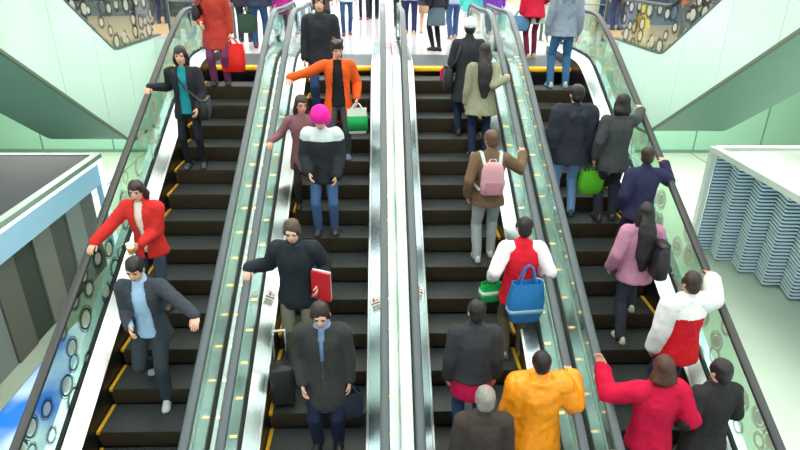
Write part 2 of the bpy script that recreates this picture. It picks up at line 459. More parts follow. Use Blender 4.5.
        if t.get('sleeve', True) is not False:
            for i, sx in ((0, 1), (1, -1)):
                e, w0 = elb[i], wr[i]
                end = elb[i].lerp(wr[i], t.get('slen', 1.0) if t.get('slen', 1) > 0 else 1)
                tgt = sl if t.get('scol') else q
                r = lambda v: (v + th * .9 * wr_) * s
                tgt.tube([sh[i] - rt * sx * .06 * s, sh[i]], [r(.055), r(.06)], 14)
                if t.get('slen', 1) > 0:
                    tgt.tube([sh[i], sh[i].lerp(e, .5), e], [r(.058), r(.052), r(.046)], 14)
                    tgt.tube([e, e.lerp(end, .5), end], [r(.045), r(.042), r(.033 if t.get('slen', 1) == 1 else .045)], 14)
                else:
                    tgt.tube([sh[i], sh[i].lerp(e, .45)], [r(.058), r(.055)], 14)
        if t.get('collar'):
            q.tube([neck - ux * .02 * s, neck + ux * .05 * s], [.075 * s, .068 * s], 14)
        if t.get('hoodback'):
            c0 = T(0, -.115, .47)
            q.tube([T(-.10, -.07, .50), T(-.05, -.13, .44), T(.05, -.13, .44), T(.10, -.07, .50)], [.04*s, .065*s, .065*s, .04*s], 10)
        op = t.get('open')
        inv = lambda p: ((p - pel).dot(rt) / s, (p - pel).dot(fw) / s, (p - pel).dot(ux) / s)
        keep = None
        if op:
            def keep(c):
                x, y, z = inv(c)
                w = op[0] + (op[1] - op[0]) * max(0, min(1, (z - hem) / (.55 - hem)))
                if z > .60: return True
                return not (y > .045 and abs(x) < w)
        col_m = (shiny if t.get('shiny') else cloth)(col)
        me = remesh(q, vox, 2 if t.get('puff') else 3, fold=t.get('fold', .009), seed=seed + 2, name=name, mats=[col_m], keep=keep)
        if t.get('band'):
            # lower / upper colour panels sewn into the garment
            me.materials.append(cloth(t['band'][1]))
            lim = t['band'][0]; lo = t['band'][2] if len(t['band']) > 2 else -9
            for p in me.polygons:
                z = inv(p.center)[2]
                if lo < z and z > lim: p.material_index = 1
        o = link(name, me, root)
        if op:
            so = o.modifiers.new('thick', 'SOLIDIFY'); so.thickness = .006
        if t.get('scol'):
            for i in (0, 1): pass
            link('sleeves', remesh(sl, vox, 3, fold=.008, seed=seed + 3, name='sleeves', mats=[cloth(t['scol'])]), root)
        return o
    if under: garment('shirt', dict(under, thick=under.get('thick', .006), fold=.004), is_under=True)
    if top: garment(top.get('name', 'jacket'), top)
    W = lambda p: loc + Rz @ V(p)
    info = dict(root=root, T=lambda x, y, z: W(T(x, y, z)), wR=W(wr[0]), wL=W(wr[1]), Rz=Rz, rz=rz, s=s, head=W(nb), loc=loc, seed=seed,
                hR=W(wr[0] + (wr[0] - elb[0]).normalized() * .09 * s), hL=W(wr[1] + (wr[1] - elb[1]).normalized() * .09 * s), rt=Rz @ rt, fw=Rz @ fw, ux=Rz @ ux)
    PEOPLE[key] = info
    return info

# ------------------------------------------------------------------ bags
def rrect(w, d, r, n=4):
    P = []
    for cx, cy, a0 in ((w/2 - r, d/2 - r, 0), (-w/2 + r, d/2 - r, 90), (-w/2 + r, -d/2 + r, 180), (w/2 - r, -d/2 + r, 270)):
        for k in range(n + 1):
            a = radians(a0 + 90*k/n); P.append((cx + r*cos(a), cy + r*sin(a)))
    return P
def hang_bag(name, label, cat, hand, size, rz, col, handle=.16, m=None, hcol=None, group=None, soft=.0, taper=.9, band=None, tilt=0):
    """a bag whose handles meet at `hand`; w x d x h"""
    w, d, h = size
    hand = V(hand)
    m = m or cloth(col)
    root = empty(name, (hand.x, hand.y, hand.z - handle - h), rz, label, cat, group)
    root.rotation_euler = (tilt, 0, rz)
    b = MB(); rings = []
    for k, (z, sc) in enumerate(((0, taper - .06), (.02, taper), (.3, 1.0 + soft), (.6, 1.0 + soft), (.9, .98), (1.0, .96))):
        rings.append([(x * sc, y * sc * (1 if k < 4 else (.8 if soft else 1)), z * h) for x, y in rrect(w, d, min(w, d) * .25)])
    rings.append([(x * .9, y * .7, h) for x, y in rrect(w, d, min(w, d) * .25)])
    rings.append([(x * .88, y * .65, h * .8) for x, y in rrect(w, d, min(w, d) * .25)])
    b.loft(rings)
    bo = b.build('bag_body', m, root, True)
    if soft:
        bo.data.polygons.foreach_set('use_smooth', [True] * len(bo.data.polygons))
    auto_smooth(bo, 45)
    if band:
        b = MB(); z0, z1 = band[0] * h, band[1] * h
        b.loft([[(x * 1.012 * (1 + soft), y * 1.03 * (1 + soft), z) for x, y in rrect(w, d, min(w, d) * .25)] for z in (z0, z1)])
        b.build('printed_band', cloth(band[2]), root, True)
    for sy in (-1, 1):
        q = MB()
        q.tube([(-w*.28, sy*d*.28, h*.9), (-w*.26, sy*d*.3, h), (-w*.12, sy*.014, h + handle*.85), (0, sy*.010, h + handle), (w*.12, sy*.014, h + handle*.85), (w*.26, sy*d*.3, h), (w*.28, sy*d*.28, h*.9)], .009, 7)
        q.build('handle', cloth(hcol or col), root, True)
    return root
def torso_root(name, label, cat, P, at, group=None):
    o = empty(name, (0, 0, 0), 0, label, cat, group)
    R = Matrix((P['rt'], P['fw'], P['ux'])).transposed().to_4x4()
    o.matrix_world = Matrix.Translation(P['T'](*at)) @ R
    return o
def backpack(label, P, col, col2, size=(.29, .15, .42), yoff=-.14, strap=(40, 42, 46)):
    w, d, h = (q * P['s'] for q in size)
    o = torso_root('backpack', label, 'backpack', P, (0, yoff - d / 2, .06))
    b = MB(); b.loft([[(x * k, y * k2, z * h) for x, y in rrect(w, d, .05)] for z, k, k2 in ((0, .8, .7), (.03, .95, .9), (.3, 1, 1.02), (.7, .97, .95), (.9, .82, .75), (.98, .55, .5), (1, .3, .3))])
    b.build('pack_body', cloth(col), o, True)
    b = MB(); b.loft([[(x * k, y - d * .5, z * h) for x, y in rrect(w * .74 * k, d * .36, .02)] for z, k in ((.06, .9), (.09, 1), (.42, 1), (.47, .92))])
    b.build('front_pocket', cloth(col2), o, True)
    b = MB(); b.tube([(-.05, d*.3, h*.96), (-.03, d*.3, h*1.06), (.03, d*.3, h*1.06), (.05, d*.3, h*.96)], .008, 6); b.build('grab_handle', cloth(strap), o, True)
    for sx in (-1, 1):
        b = MB(); y0 = -yoff + d/2
        b.tube([(sx*.09, d*.4, h*.9), (sx*.115, y0 - .06, .50*P['s']), (sx*.12, y0 + .03, .495*P['s']), (sx*.13, y0 + .135, .38*P['s']), (sx*.15, y0 + .14, .22*P['s']), (sx*.19, y0 + .03, .08*P['s']), (sx*.13, d*.4, .04)], .022, 8, flat=.45)
        b.build('shoulder_strap', cloth(strap), o, True)
    return o
def shoulder_bag(label, P, side, col, size=(.30, .12, .24), drop=.0, cross=False, y=.02, m=None, out=.26):
    """a bag hung from one shoulder, or across the chest"""
    w, d, h = size
    o = torso_root('shoulder_bag', label, 'bag', P, (side * out, y, drop))
    b = MB(); b.loft([[(yy * k2, x * k, z * h) for x, yy in rrect(w, d, .04)] for z, k, k2 in ((0, .85, .7), (.06, .98, 1), (.5, 1, 1.08), (.85, .93, .8), (1, .88, .45))])
    b.build('bag_body', m or leather(col), o, True)
    b = MB(); b.loft([[(yy, x, z) for x, yy in rrect(w * .9, d * .86, .04)] for z in (h * .92, h * 1.02)]); b.build('flap', m or leather(col), o, True)
    b = MB()
    tx = (-side * .10 - side * out) if cross else (side * .13 - side * out)
    s = P['s']; tz = (.525 - drop) * s
    b.tube([(0, w*.4, h*.92), (tx * .55, .15 - y, tz * .62), (tx, .075 - y, tz * .985), (tx, -.05 - y, tz), (tx * .55, -.15 - y, tz * .62), (0, -w*.4, h*.92)], .014, 7, flat=.6)
    b.build('strap', m or leather(col), o, True)
    return o

def rail_point(e, sd, y, up=.035): return V((CX[e] + sd * .70, y, railz(y) + up))
def on_step(e, n, dx, f=.22):
    """a place on the tread of step n (0 = topmost) of escalator e"""
    y = step_front(e, n)
    return V((CX[e] + dx, y + f, step_z(y) + .008))
def rail_hand(down): return dict(d=V((0, .85, -.5 if down else .35)), n=V((0, -.4 if down else .3, -1)), s=V((0, 1, .3)))

# =================================================================== PEOPLE ON THE ESCALATORS
UP, DN = 0.0, pi
SK1, SK2, SK3 = (222, 176, 150), (206, 156, 130), (232, 190, 166)
BLK = (26, 23, 24); DBR = (46, 34, 30)
def stepn(e, y):  # step whose tread holds y
    return int(math.floor((9.076 - PHASE[e] - y) / .4))
def at(e, y, dx):
    n = stepn(e, y); f = y - step_front(e, n)
    return on_step(e, n, dx, min(max(f, .13), .27))
RH = lambda down, sx: dict(d=(0, .95, -.40 if down else .40), n=(0, -.40 if down else -.2, -1), s=(-sx, .3, .1))

G1 = None
# --- first escalator: coming down
person('a', 'person in a brick red coat and purple trousers just stepping onto the first escalator', at(1, 9.40, -.17), DN + .1, 1.66, face=True, skin=SK1, hair=(BLK, 'bob'),
       top=dict(col=(176, 60, 48), hem=-.34, flare=.02, thick=.024, collar=True, name='coat'), legs=((118, 58, 98), 'jeans'), shoes=(50, 40, 46), armL='bag', armR=('t', (.2, .16, .10)), seed=1, hintL=(-.5, -.6, -.2))
person('b', 'person in a teal shirt and open black jacket gripping the outer handrail', at(1, 7.82, -.22), DN + .05, 1.66, face=True, skin=SK1, hair=(BLK, 'bob'),
       under=dict(col=(28, 140, 152), hem=-.10), top=dict(col=(36, 40, 44), hem=-.18, open=(.075, .06), collar=True, thick=.024), legs=((30, 32, 40), 'slim'), shoes=(60, 62, 66),
       armR=('w', rail_point(1, -1, 7.86)), handR=RH(1, 1), hintR=(.35, -.6, -1), armL=('t', (-.19, .22, .02)), head=(.12, .05, 0), seed=2)
person('c', 'person in a red jacket reaching back for the outer handrail, dark hair, first escalator', at(1, 5.88, -.20), DN - .1, 1.62, face=True, skin=SK1, hair=(DBR, 'bob'),
       under=dict(col=(235, 225, 210), hem=-.08), top=dict(col=(205, 48, 44), hem=-.16, open=(.02, .055), collar=True, thick=.026, bulk=1.3), legs=((58, 66, 84), 'jeans'), shoes=(70, 60, 58),
       armR=('w', rail_point(1, -1, 5.52)), handR=RH(1, 1), hintR=(.35, -.6, -1), armL=('t', (-.04, .28, .14)), head=(.2, .1, 0), lean=.1, seed=3)
person('d', 'person in a dark suit and pale blue shirt striding down the steps', at(1, 5.18, -.02), DN + .05, 1.74, face=True, skin=SK1, hair=(BLK, 'short'),
       feet=[(.10, -.10, 0), (-.09, .26, -.209)], under=dict(col=(165, 200, 232), hem=-.10, collar=True), top=dict(col=(58, 66, 74), hem=-.20, open=(.11, .065), thick=.026, collar=False, flare=.015, name='suit_jacket'), legs=((54, 62, 70), 'pants'), shoes=(190, 196, 200),
       armL=('w', rail_point(1, 1, 4.72)), handL=RH(1, -1), hintL=(-.35, -.6, -1), armR='front', head=(.25, -.05, 0), lean=.08, seed=4)
# --- second escalator: coming down
person('e', 'person in a black zip jacket and jeans at the top of the second escalator', at(2, 8.70, -.20), DN, 1.76, face=True, skin=SK1, hair=(BLK, 'short'),
       top=dict(col=(38, 44, 50), hem=-.14, collar=True, thick=.03), legs=((48, 74, 112), 'jeans'), shoes=(40, 40, 44), seed=5, head=(.05, .1, 0))
person('f', 'person in a bright orange open jacket stretching an arm to the handrail', at(2, 7.92, .08), DN + .1, 1.66, face=True, skin=SK1, hair=(DBR, 'messy'),
       under=dict(col=(30, 32, 36), hem=-.1), top=dict(col=(226, 92, 32), hem=-.36, open=(.12, .06), thick=.026, flare=.03, hoodback=True), legs=((74, 78, 82), 'pants'), shoes=(120, 140, 172),
       armR=('w', rail_point(2, -1, 7.98)), handR=RH(1, 1), hintR=(.35, -.6, -1), armL=('t', (-.27, .1, .02)), head=(.3, .2, .05), seed=6)
person('g', 'person in a bright pink knitted hat and a black jacket with pale shoulders', at(2, 6.85, -.04), DN, 1.66, hatk=1.24, face=True, skin=SK1, hair=(BLK, 'short'), hat=('beanie', (235, 40, 160)),
       top=dict(col=(42, 47, 51), hem=-.16, thick=.040, bulk=1.2, band=(.435, (206, 222, 224)), collar=True), legs=((74, 106, 150), 'jeans'), shoes=(60, 60, 66), head=(.4, -.1, 0), lean=.12,
       armR=('t', (.17, .22, .05)), armL=('t', (-.18, .2, .0)), seed=7)
person('g2', 'person in a dusty mauve coat tucked in beside the pink knitted hat', at(2, 7.22, -.33), DN + .2, 1.50, face=True, skin=SK2, hair=(DBR, 'shoulder'),
       top=dict(col=(132, 92, 100), hem=-.30, thick=.018, flare=.0, name='coat'), legs=((50, 46, 52), 'slim'), shoes=(50, 44, 44), armR=('w', rail_point(2, -1, 6.95)), handR=RH(1, 1), hintR=(.35, -.6, -1), armL=('t', (-.16, .1, .02)), head=(.2, .2, 0), seed=8)
person('h', 'person in a black jacket and khaki trousers holding red and white folders', at(2, 5.36, -.22), DN, 1.73, face=True, skin=SK3, hair=((78, 62, 50), 'short'),
       top=dict(col=(36, 44, 50), hem=-.20, thick=.034, collar=True, bulk=1.3), legs=((112, 114, 96), 'pants'), shoes=(60, 56, 50), armR=('w', rail_point(2, -1, 5.30)), handR=RH(1, 1), hintR=(.35, -.6, -1),
       armL=('t', (-.25, .10, .10)), head=(.25, 0, 0), seed=9)
person('i', 'person in a dark grey overcoat and navy trousers, closest of the descending riders', at(2, 4.45, .13), DN, 1.76, face=True, skin=SK1, hair=(DBR, 'short'),
       under=dict(col=(120, 150, 190), hem=-.05, collar=True, thick=.016), top=dict(col=(56, 58, 58), hem=-.34, thick=.034, flare=.012, open=(-.02, .03), name='overcoat'), legs=((30, 38, 62), 'pants'), shoes=(28, 28, 30), armL='bag', armR=('t', (.2, .12, -.02)), head=(.3, 0, 0), seed=10)
# --- third escalator: going up
person('k1', 'person in a white beanie and long dark coat near the top of the third escalator', at(3, 8.62, .22), UP, 1.66, skin=SK1, hair=(BLK, 'short'), hat=('beanie', (226, 238, 240)),
       top=dict(col=(44, 50, 56), hem=-.40, thick=.026, flare=.02, collar=True, name='coat'), legs=((36, 48, 78), 'jeans'), shoes=(60, 56, 54), armL=('t', (-.2, .2, .06)), seed=11)
person('k2', 'person with long black hair over a pale olive jacket, hand on the handrail', at(3, 8.10, .38), UP, 1.60, skin=SK1, hair=(BLK, 'long'),
       top=dict(col=(146, 150, 126), hem=-.24, thick=.028, flare=.03), legs=((34, 46, 80), 'jeans'), shoes=(150, 140, 130), armR=('w', rail_point(3, 1, 8.05)), handR=RH(0, 1), hintR=(.35, -.6, -1), seed=12)
person('l', 'person in a brown jacket and pale grey trousers wearing a pink backpack', at(3, 6.58, .26), UP, 1.66, skin=SK2, hair=((92, 66, 46), 'short'),
       top=dict(col=(112, 92, 70), hem=-.14, thick=.03, hoodback=False, collar=True), legs=((152, 164, 166), 'pants'), shoes=(196, 200, 200), feet=[(.1, .05, 0), (-.10, -.1, 0)], armR=('w', rail_point(3, 1, 6.77)), handR=RH(0, 1), hintR=(.35, -.6, -1), armL=('t', (-.26, .02, -.02)), head=(.1, .2, 0), seed=13)
person('m', 'person in a red jacket with white sleeves carrying blue and green bags', at(3, 5.35, .44), UP, 1.70, skin=SK1, hair=(BLK, 'short'),
       top=dict(col=(214, 30, 50), hem=-.18, thick=.036, scol=(240, 240, 242), collar=True), legs=((96, 90, 76), 'pants'), shoes=(120, 120, 118), armL=('t', (-.30, .04, .10)), armR=('t', (.24, .12, .12)), seed=14)
person('n', 'person in a charcoal jacket with a crimson hem showing above blue jeans', at(3, 4.46, -.16), UP, 1.68, skin=SK1, hair=(BLK, 'short'),
       under=dict(col=(186, 20, 72), hem=-.24, thick=.024), top=dict(col=(54, 58, 62), hem=-.06, thick=.036, collar=True), legs=((52, 76, 110), 'jeans'), shoes=(40, 40, 44), seed=15)
person('o', 'person with grey hair and a dark brown coat beside the orange jacket', at(3, 3.76, -.17), UP, 1.70, skin=SK2, hair=((142, 138, 130), 'short'),
       top=dict(col=(64, 58, 54), hem=-.36, thick=.034, flare=.01, collar=True, name='coat'), legs=((46, 46, 50), 'pants'), shoes=(34, 32, 32), seed=16)
person('p', 'person in a puffy orange quilted jacket holding the handrail of the third escalator', at(3, 4.02, .36), UP, 1.64, skin=SK1, hair=(BLK, 'short'),
       top=dict(col=(250, 152, 16), hem=-.26, thick=.055, puff=.010, bulk=1.5, collar=True, shiny=True, fold=.014, name='quilted_jacket'), legs=((46, 50, 58), 'pants'), shoes=(40, 40, 42), armR=('w', rail_point(3, 1, 4.22)), handR=RH(0, 1), hintR=(.35, -.6, -1), seed=17, fat=1.1)
# --- fourth escalator: going up
person('q', 'person in a blue-grey hooded top and blue jeans at the top of the fourth escalator', at(4, 9.50, .14), UP - .05, 1.74, skin=SK1, hair=(BLK, 'short'),
       top=dict(col=(132, 146, 164), hem=-.12, thick=.03, hoodback=True, fold=.012), legs=((62, 110, 156), 'jeans'), shoes=(186, 196, 198), feet=[(.13, .03, 0), (-.13, 0, 0)], seed=18)
person('r', 'person in a thick black jacket and light blue jeans on the fourth escalator', at(4, 7.26, -.30), UP, 1.76, skin=SK1, hair=(BLK, 'short'),
       top=dict(col=(40, 46, 56), hem=-.18, thick=.05, bulk=1.5, collar=True, hoodback=True, fold=.013), legs=((120, 160, 206), 'jeans'), shoes=(70, 72, 78), feet=[(.12, .03, 0), (-.12, -.02, 0)], seed=19)
person('s', 'person in a dark grey jacket with a green bag, black hair, fourth escalator', at(4, 6.98, .23), UP, 1.68, skin=SK1, hair=(BLK, 'bob'),
       top=dict(col=(62, 68, 70), hem=-.20, thick=.028), legs=((44, 46, 58), 'pants'), shoes=(60, 60, 60), armR=('w', rail_point(4, 1, 7.50)), handR=RH(0, 1), hintR=(.35, -.6, -1), armL=('t', (-.25, .03, -.03)), seed=20)
person('t', 'person in a navy jacket with an elbow out over the outer handrail', at(4, 6.46, .36), UP, 1.62, skin=SK1, hair=(DBR, 'short'),
       top=dict(col=(44, 46, 78), hem=-.12, thick=.03, bulk=1.2, collar=True), legs=((40, 42, 54), 'pants'), shoes=(50, 50, 54), armR=('w', rail_point(4, 1, 6.62)), handR=RH(0, 1), hintR=(.35, -.6, -1), armL=('t', (-.2, .1, .0)), head=(0, -.5, 0), seed=21)
person('u', 'person in a mauve pink jacket with pale trainers and long dark hair, fourth escalator', at(4, 5.72, .10), UP, 1.64, skin=SK1, hair=(BLK, 'long'),
       top=dict(col=(182, 130, 156), hem=-.16, thick=.034, bulk=1.2), legs=((50, 54, 66), 'pants'), shoes=(206, 204, 186), feet=[(.11, -.02, 0), (-.11, -.36, -.209)], armL=('t', (-.27, .10, -.02)), seed=22)
person('v', 'person in a red jacket with white shoulders and sleeves beside the outer handrail', at(4, 4.76, .26), UP + .1, 1.70, skin=SK2, hair=(DBR, 'short'),
       top=dict(col=(206, 26, 42), hem=-.18, thick=.045, scol=(226, 234, 232), bulk=1.4, band=(.36, (230, 236, 234)), collar=True, fold=.012), legs=((48, 56, 84), 'pants'), shoes=(60, 60, 64), armR=('w', rail_point(4, 1, 5.15)), handR=RH(0, 1), hintR=(.35, -.6, -1), seed=23)
person('w', 'person in a crimson sweater with brown hair raising a hand to the inner handrail', at(4, 3.95, -.30), UP, 1.74, skin=SK1, hair=((74, 46, 34), 'bob'),
       top=dict(col=(196, 16, 62), hem=-.14, thick=.038, bulk=1.3, fold=.012, name='sweater'), legs=((52, 58, 66), 'pants'), shoes=(60, 60, 60), armL=('w', V((CX[4] - .70, 4.28, railz(4.28) + .06))), handL=dict(d=(-.25, .3, .9), n=(0, -.2, -.3), s=(1, .1, 0)), hintL=(-.35, -.6, -1), armR=('t', (.24, .12, .10)), seed=24)
person('x', 'person in a black coat beside the crimson sweater', at(4, 4.02, .22), UP + .15, 1.70, skin=SK1, hair=(BLK, 'short'),
       top=dict(col=(44, 44, 46), hem=-.32, thick=.034, collar=True, flare=.01, name='coat'), legs=((150, 142, 120), 'pants'), shoes=(60, 52, 46), armL=('t', (-.24, .16, .08)), armR=('t', (.2, .22, .10)), seed=25)

# --- what they carry
P = PEOPLE
hang_bag('shopping_bag', 'glossy red shopping bag held by the person in the brick red coat', 'bag', P['a']['hL'], (.36, .14, .42), DN + .1, (228, 38, 34), .10, m=mat('red_plastic', (236, 34, 30), .3, bump=.3, scale=20), soft=.06)
shoulder_bag('black shoulder bag against the brick red coat', P['a'], 1, (34, 34, 38), (.28, .12, .22), .12)
shoulder_bag('black bag slung across the teal shirt on a long strap', P['b'], -1, (30, 32, 36), (.32, .13, .26), -.16, cross=True, y=.08)
hang_bag('carrier_bag', 'white and green carrier bag hanging beside the orange jacket', 'bag', P['f']['hL'], (.27, .12, .34), DN + .1, (226, 238, 228), .07, band=(.12, .72, (40, 168, 92)), soft=.04)
hang_bag('handbag', 'dark navy bag in the hand of the person in the dark grey overcoat', 'bag', P['i']['hL'], (.24, .12, .30), DN + .3, (40, 46, 62), .06, soft=.05)
shoulder_bag('black handbag hanging at the side of the long dark coat', P['k1'], -1, (34, 36, 42), (.32, .13, .34), -.22, y=.04, out=.30)
hang_bag('pouch', 'small hot pink pouch dangling beside the long dark coat', 'bag', P['k1']['hL'] + V((-.13, .0, .10)), (.14, .07, .18), .3, (230, 22, 110), .05, soft=.05)
backpack('pink and grey backpack on the brown jacket', P['l'], (196, 152, 160), (176, 128, 140), strap=(190, 196, 198))
hang_bag('tote_bag', 'large soft blue bag hanging against the red and white jacket', 'bag', P['m']['T'](.04, -.20, .36), (.34, .14, .46), .1, (44, 128, 196), .20, soft=.12, band=(.25, .36, (150, 200, 226)))
hang_bag('carrier_bag', 'bright green carrier bag held low beside the soft blue bag', 'bag', P['m']['hL'], (.22, .12, .22), .2, (24, 172, 84), .05, soft=.1, band=(.4, .65, (190, 236, 206)))
hang_bag('tote_bag', 'lime green bag hanging between the thick black jacket and the dark grey jacket', 'bag', P['s']['hL'], (.30, .13, .32), .15, (86, 178, 40), .10, soft=.08, hcol=(40, 44, 40))
shoulder_bag('black bag slung over the back of the mauve pink jacket', P['u'], 1, (38, 38, 44), (.34, .14, .40), -.02, y=-.16, out=.16)
hang_bag('carrier_bag', 'dark carrier bag with red and white stripes beside the black coat', 'bag', P['x']['hR'] + V((.05, -.02, -.1)), (.26, .12, .30), .4, (52, 50, 54), .08, band=(.45, .62, (196, 40, 44)), soft=.05)
# folders held by h
o = empty('folder', P['h']['wL'] + V((.03, -.08, -.14)), 1.15, 'red folder with white papers held by the person in khaki trousers', 'folder')
b = MB(); b.box((-.012, -.11, 0), (.012, .11, .32)); bevel(b.build('cover', mat('red_card', (196, 22, 38), .45), o), .004)
b = MB(); b.box((.0125, -.105, .01), (.026, .105, .335)); b.build('papers', mat('paper', (232, 238, 240), .7), o)
# cup held by c
hc = P['c']['hL']
o = empty('paper_cup', hc + V((-.02, -.04, -.05)), 0, 'white paper cup with an orange sleeve held by the person in the red jacket', 'cup')
b = MB(); b.cyl((0, 0, 0), (0, 0, .12), .03, .041, 20); b.build('cup_body', mat('cup_white', (244, 242, 236), .5), o, True)
b = MB(); b.cyl((0, 0, .03), (0, 0, .08), .0335, .0385, 20); b.build('sleeve', mat('cup_orange', (224, 140, 40), .6), o, True)
b = MB(); b.cyl((0, 0, .12), (0, 0, .13), .043, .040, 20); b.build('lid', WHITE, o, True)
# suitcase
sp = on_step(2, stepn(2, 4.95), -.36, .16)
o = empty('suitcase', sp, .15, 'black wheeled suitcase with a pale handle standing on a step', 'suitcase')
b = MB(); b.loft([[(x, y, z) for x, y in rrect(.24*k, .19*k, .04)] for z, k in ((.04, .92), (.06, 1), (.46, 1), (.49, .9))]); b.build('case_body', mat('suitcase_shell', (40, 42, 46), .5, bump=.2), o, True)
for sx in (-1, 1):
    b = MB(); b.cyl((sx*.06, .07, .48), (sx*.06, .07, .86), .008); b.build('handle_tube', STEEL, o, True)
    for sy in (-1, 1):
        b = MB(); b.cyl((sx*.09 - .012, sy*.07, .022), (sx*.09 + .012, sy*.07, .022), .022); b.build('wheel', BLACKR, o, True)
b = MB(); b.tube([(-.06, .07, .86), (.06, .07, .86)], .013, 8); b.build('grip', mat('grip_pale', (206, 210, 206), .5), o, True)

# =================================================================== PEOPLE ON THE UPPER FLOOR
U = lambda x, y: (x, y, H)
person('U1', 'person in blue jeans and a dark navy jacket waiting behind the first gap between escalators', U(-2.45, 12.35), UP + .1, 1.72, skin=SK1, hair=(BLK, 'short'), top=dict(col=(46, 54, 76), hem=-.12, thick=.03), legs=((46, 76, 118), 'jeans'), shoes=(120, 34, 44), lod=2, seed=31, armL='bag')
hang_bag('tote_bag', 'dark green bag held by the person in the dark navy jacket', 'bag', P['U1']['hL'], (.34, .14, .36), .2, (52, 76, 62), .1, soft=.06)
person('U2', 'person in slim blue jeans and dark red shoes walking across the white floor', U(-.83, 14.65), DN + .1, 1.66, face=True, skin=SK1, hair=(BLK, 'shoulder'), feet=[(.08, .14, 0), (-.08, -.12, 0)], top=dict(col=(196, 222, 226), hem=-.12), legs=((44, 74, 112), 'slim'), shoes=(104, 30, 40), lod=2, seed=32)
person('U3', 'person in black tights and a pale green top far across the white floor', U(-.52, 18.6), DN, 1.6, skin=SK1, hair=(DBR, 'shoulder'), top=dict(col=(120, 190, 170), hem=-.3, flare=.02), legs=((36, 36, 42), 'slim'), shoes=(130, 40, 50), lod=2, seed=33)
person('U4', 'person in black trousers and a charcoal coat far across the white floor', U(-.24, 18.9), UP, 1.72, skin=SK1, hair=(BLK, 'short'), top=dict(col=(58, 56, 64), hem=-.3, name='coat'), legs=((32, 32, 38), 'pants'), shoes=(30, 30, 34), lod=2, seed=34)
person('U5', 'person in dark brown clothes partly behind the black zip jacket', U(-1.35, 13.9), UP - .3, 1.74, skin=SK1, hair=(BLK, 'short'), top=dict(col=(70, 58, 56), hem=-.3, name='coat'), legs=((58, 50, 52), 'pants'), shoes=(40, 36, 36), lod=2, seed=35)
person('U6', 'person in a magenta coat standing behind the first pair of handrails', U(-2.05, 12.75), DN - .3, 1.64, skin=SK1, hair=(BLK, 'bob'), top=dict(col=(176, 44, 140), hem=-.26, name='coat', flare=.02), legs=((36, 60, 66), 'slim'), shoes=(130, 196, 200), armL='bag', armR='bag', lod=2, seed=36)
hang_bag('paper_bag', 'pale cyan paper bag held by the person in the magenta coat', 'bag', P['U6']['hR'] + V((.16, -.12, .1)), (.34, .12, .40), .1, (136, 214, 220), .08, hcol=(220, 230, 230))
person('U7', 'person in a black top, grey skirt and black tights crossing the white floor', U(1.08, 12.1), UP + .5, 1.68, skin=SK1, hair=(BLK, 'shoulder'), feet=[(.05, -.05, 0), (-.05, .02, 0)], top=dict(col=(40, 46, 54), hem=-.05, thick=.03), legs=((92, 112, 124), 'skirt', (28, 30, 34)), shoes=(26, 26, 30), lod=1, seed=37, armL=('t', (-.28, .1, .05)))
shoulder_bag('black bag on the shoulder of the person in the grey skirt', P['U7'], -1, (30, 32, 44), (.34, .14, .30), -.02, out=.30)
person('U8', 'person in navy trousers and a lilac top beyond the person in the grey skirt', U(.70, 14.9), UP, 1.7, skin=SK1, hair=(BLK, 'short'), top=dict(col=(176, 170, 214), hem=-.12), legs=((38, 46, 80), 'pants'), shoes=(206, 172, 130), lod=2, seed=38)
person('U9', 'person in a beige skirt with bare legs near the navy trousers', U(1.10, 15.2), UP - .2, 1.62, skin=SK1, hair=(DBR, 'shoulder'), top=dict(col=(214, 186, 178), hem=-.08), legs=((186, 150, 120), 'skirt', (226, 186, 164)), shoes=(210, 176, 140), lod=2, seed=39)
person('U10', 'person in blue trousers with tan shoes in the middle of the white floor', U(1.66, 14.1), UP + .1, 1.7, skin=SK1, hair=(BLK, 'short'), feet=[(.08, .12, 0), (-.08, -.12, 0)], top=dict(col=(150, 164, 190), hem=-.14), legs=((58, 82, 124), 'pants'), shoes=(196, 160, 120), lod=2, seed=40)
person('U11', 'person in white trousers and a teal jacket beside the white beanie', U(1.95, 13.2), UP, 1.68, skin=SK1, hair=(BLK, 'short'), top=dict(col=(80, 196, 190), hem=-.22, thick=.035), legs=((228, 232, 242), 'pants'), shoes=(236, 236, 236), lod=2, seed=41)
person('U12', 'person in a red jacket and black trousers framed by the middle pair of handrails', U(.50, 16.4), UP, 1.7, skin=SK1, hair=(BLK, 'short'), top=dict(col=(206, 30, 44), hem=-.14, thick=.03), legs=((40, 40, 46), 'pants'), shoes=(186, 130, 70), lod=2, seed=42)
person('U13', 'person in a crimson jacket and maroon trousers carrying blue and white bags', U(2.78, 11.15), UP + .15, 1.68, skin=SK1, hair=(BLK, 'bob'), top=dict(col=(198, 28, 62), hem=-.16, thick=.034), legs=((112, 30, 56), 'slim'), shoes=(190, 170, 140), feet=[(.09, .05, 0), (-.06, -.02, 0)], armL='bag', armR=('t', (.2, .12, .12)), lod=1, seed=43)
hang_bag('tote_bag', 'sky blue handbag held by the person in maroon trousers', 'bag', P['U13']['hL'] + V((-.03, 0, .12)), (.32, .12, .26), .1, (92, 142, 190), .1, soft=.06)
hang_bag('tote_bag', 'cream white bag on the arm of the person in maroon trousers', 'bag', P['U13']['hR'] + V((-.06, -.12, .10)), (.34, .13, .34), .1, (224, 232, 218), .1, soft=.05)
person('U14', 'person in a purple coat behind the second pair of handrails', U(2.32, 12.7), DN + .4, 1.66, skin=SK1, hair=(BLK, 'bob'), top=dict(col=(112, 54, 168), hem=-.22, name='coat', flare=.02), legs=((206, 190, 166), 'slim'), shoes=(90, 120, 130), armL='bag', lod=2, seed=44)
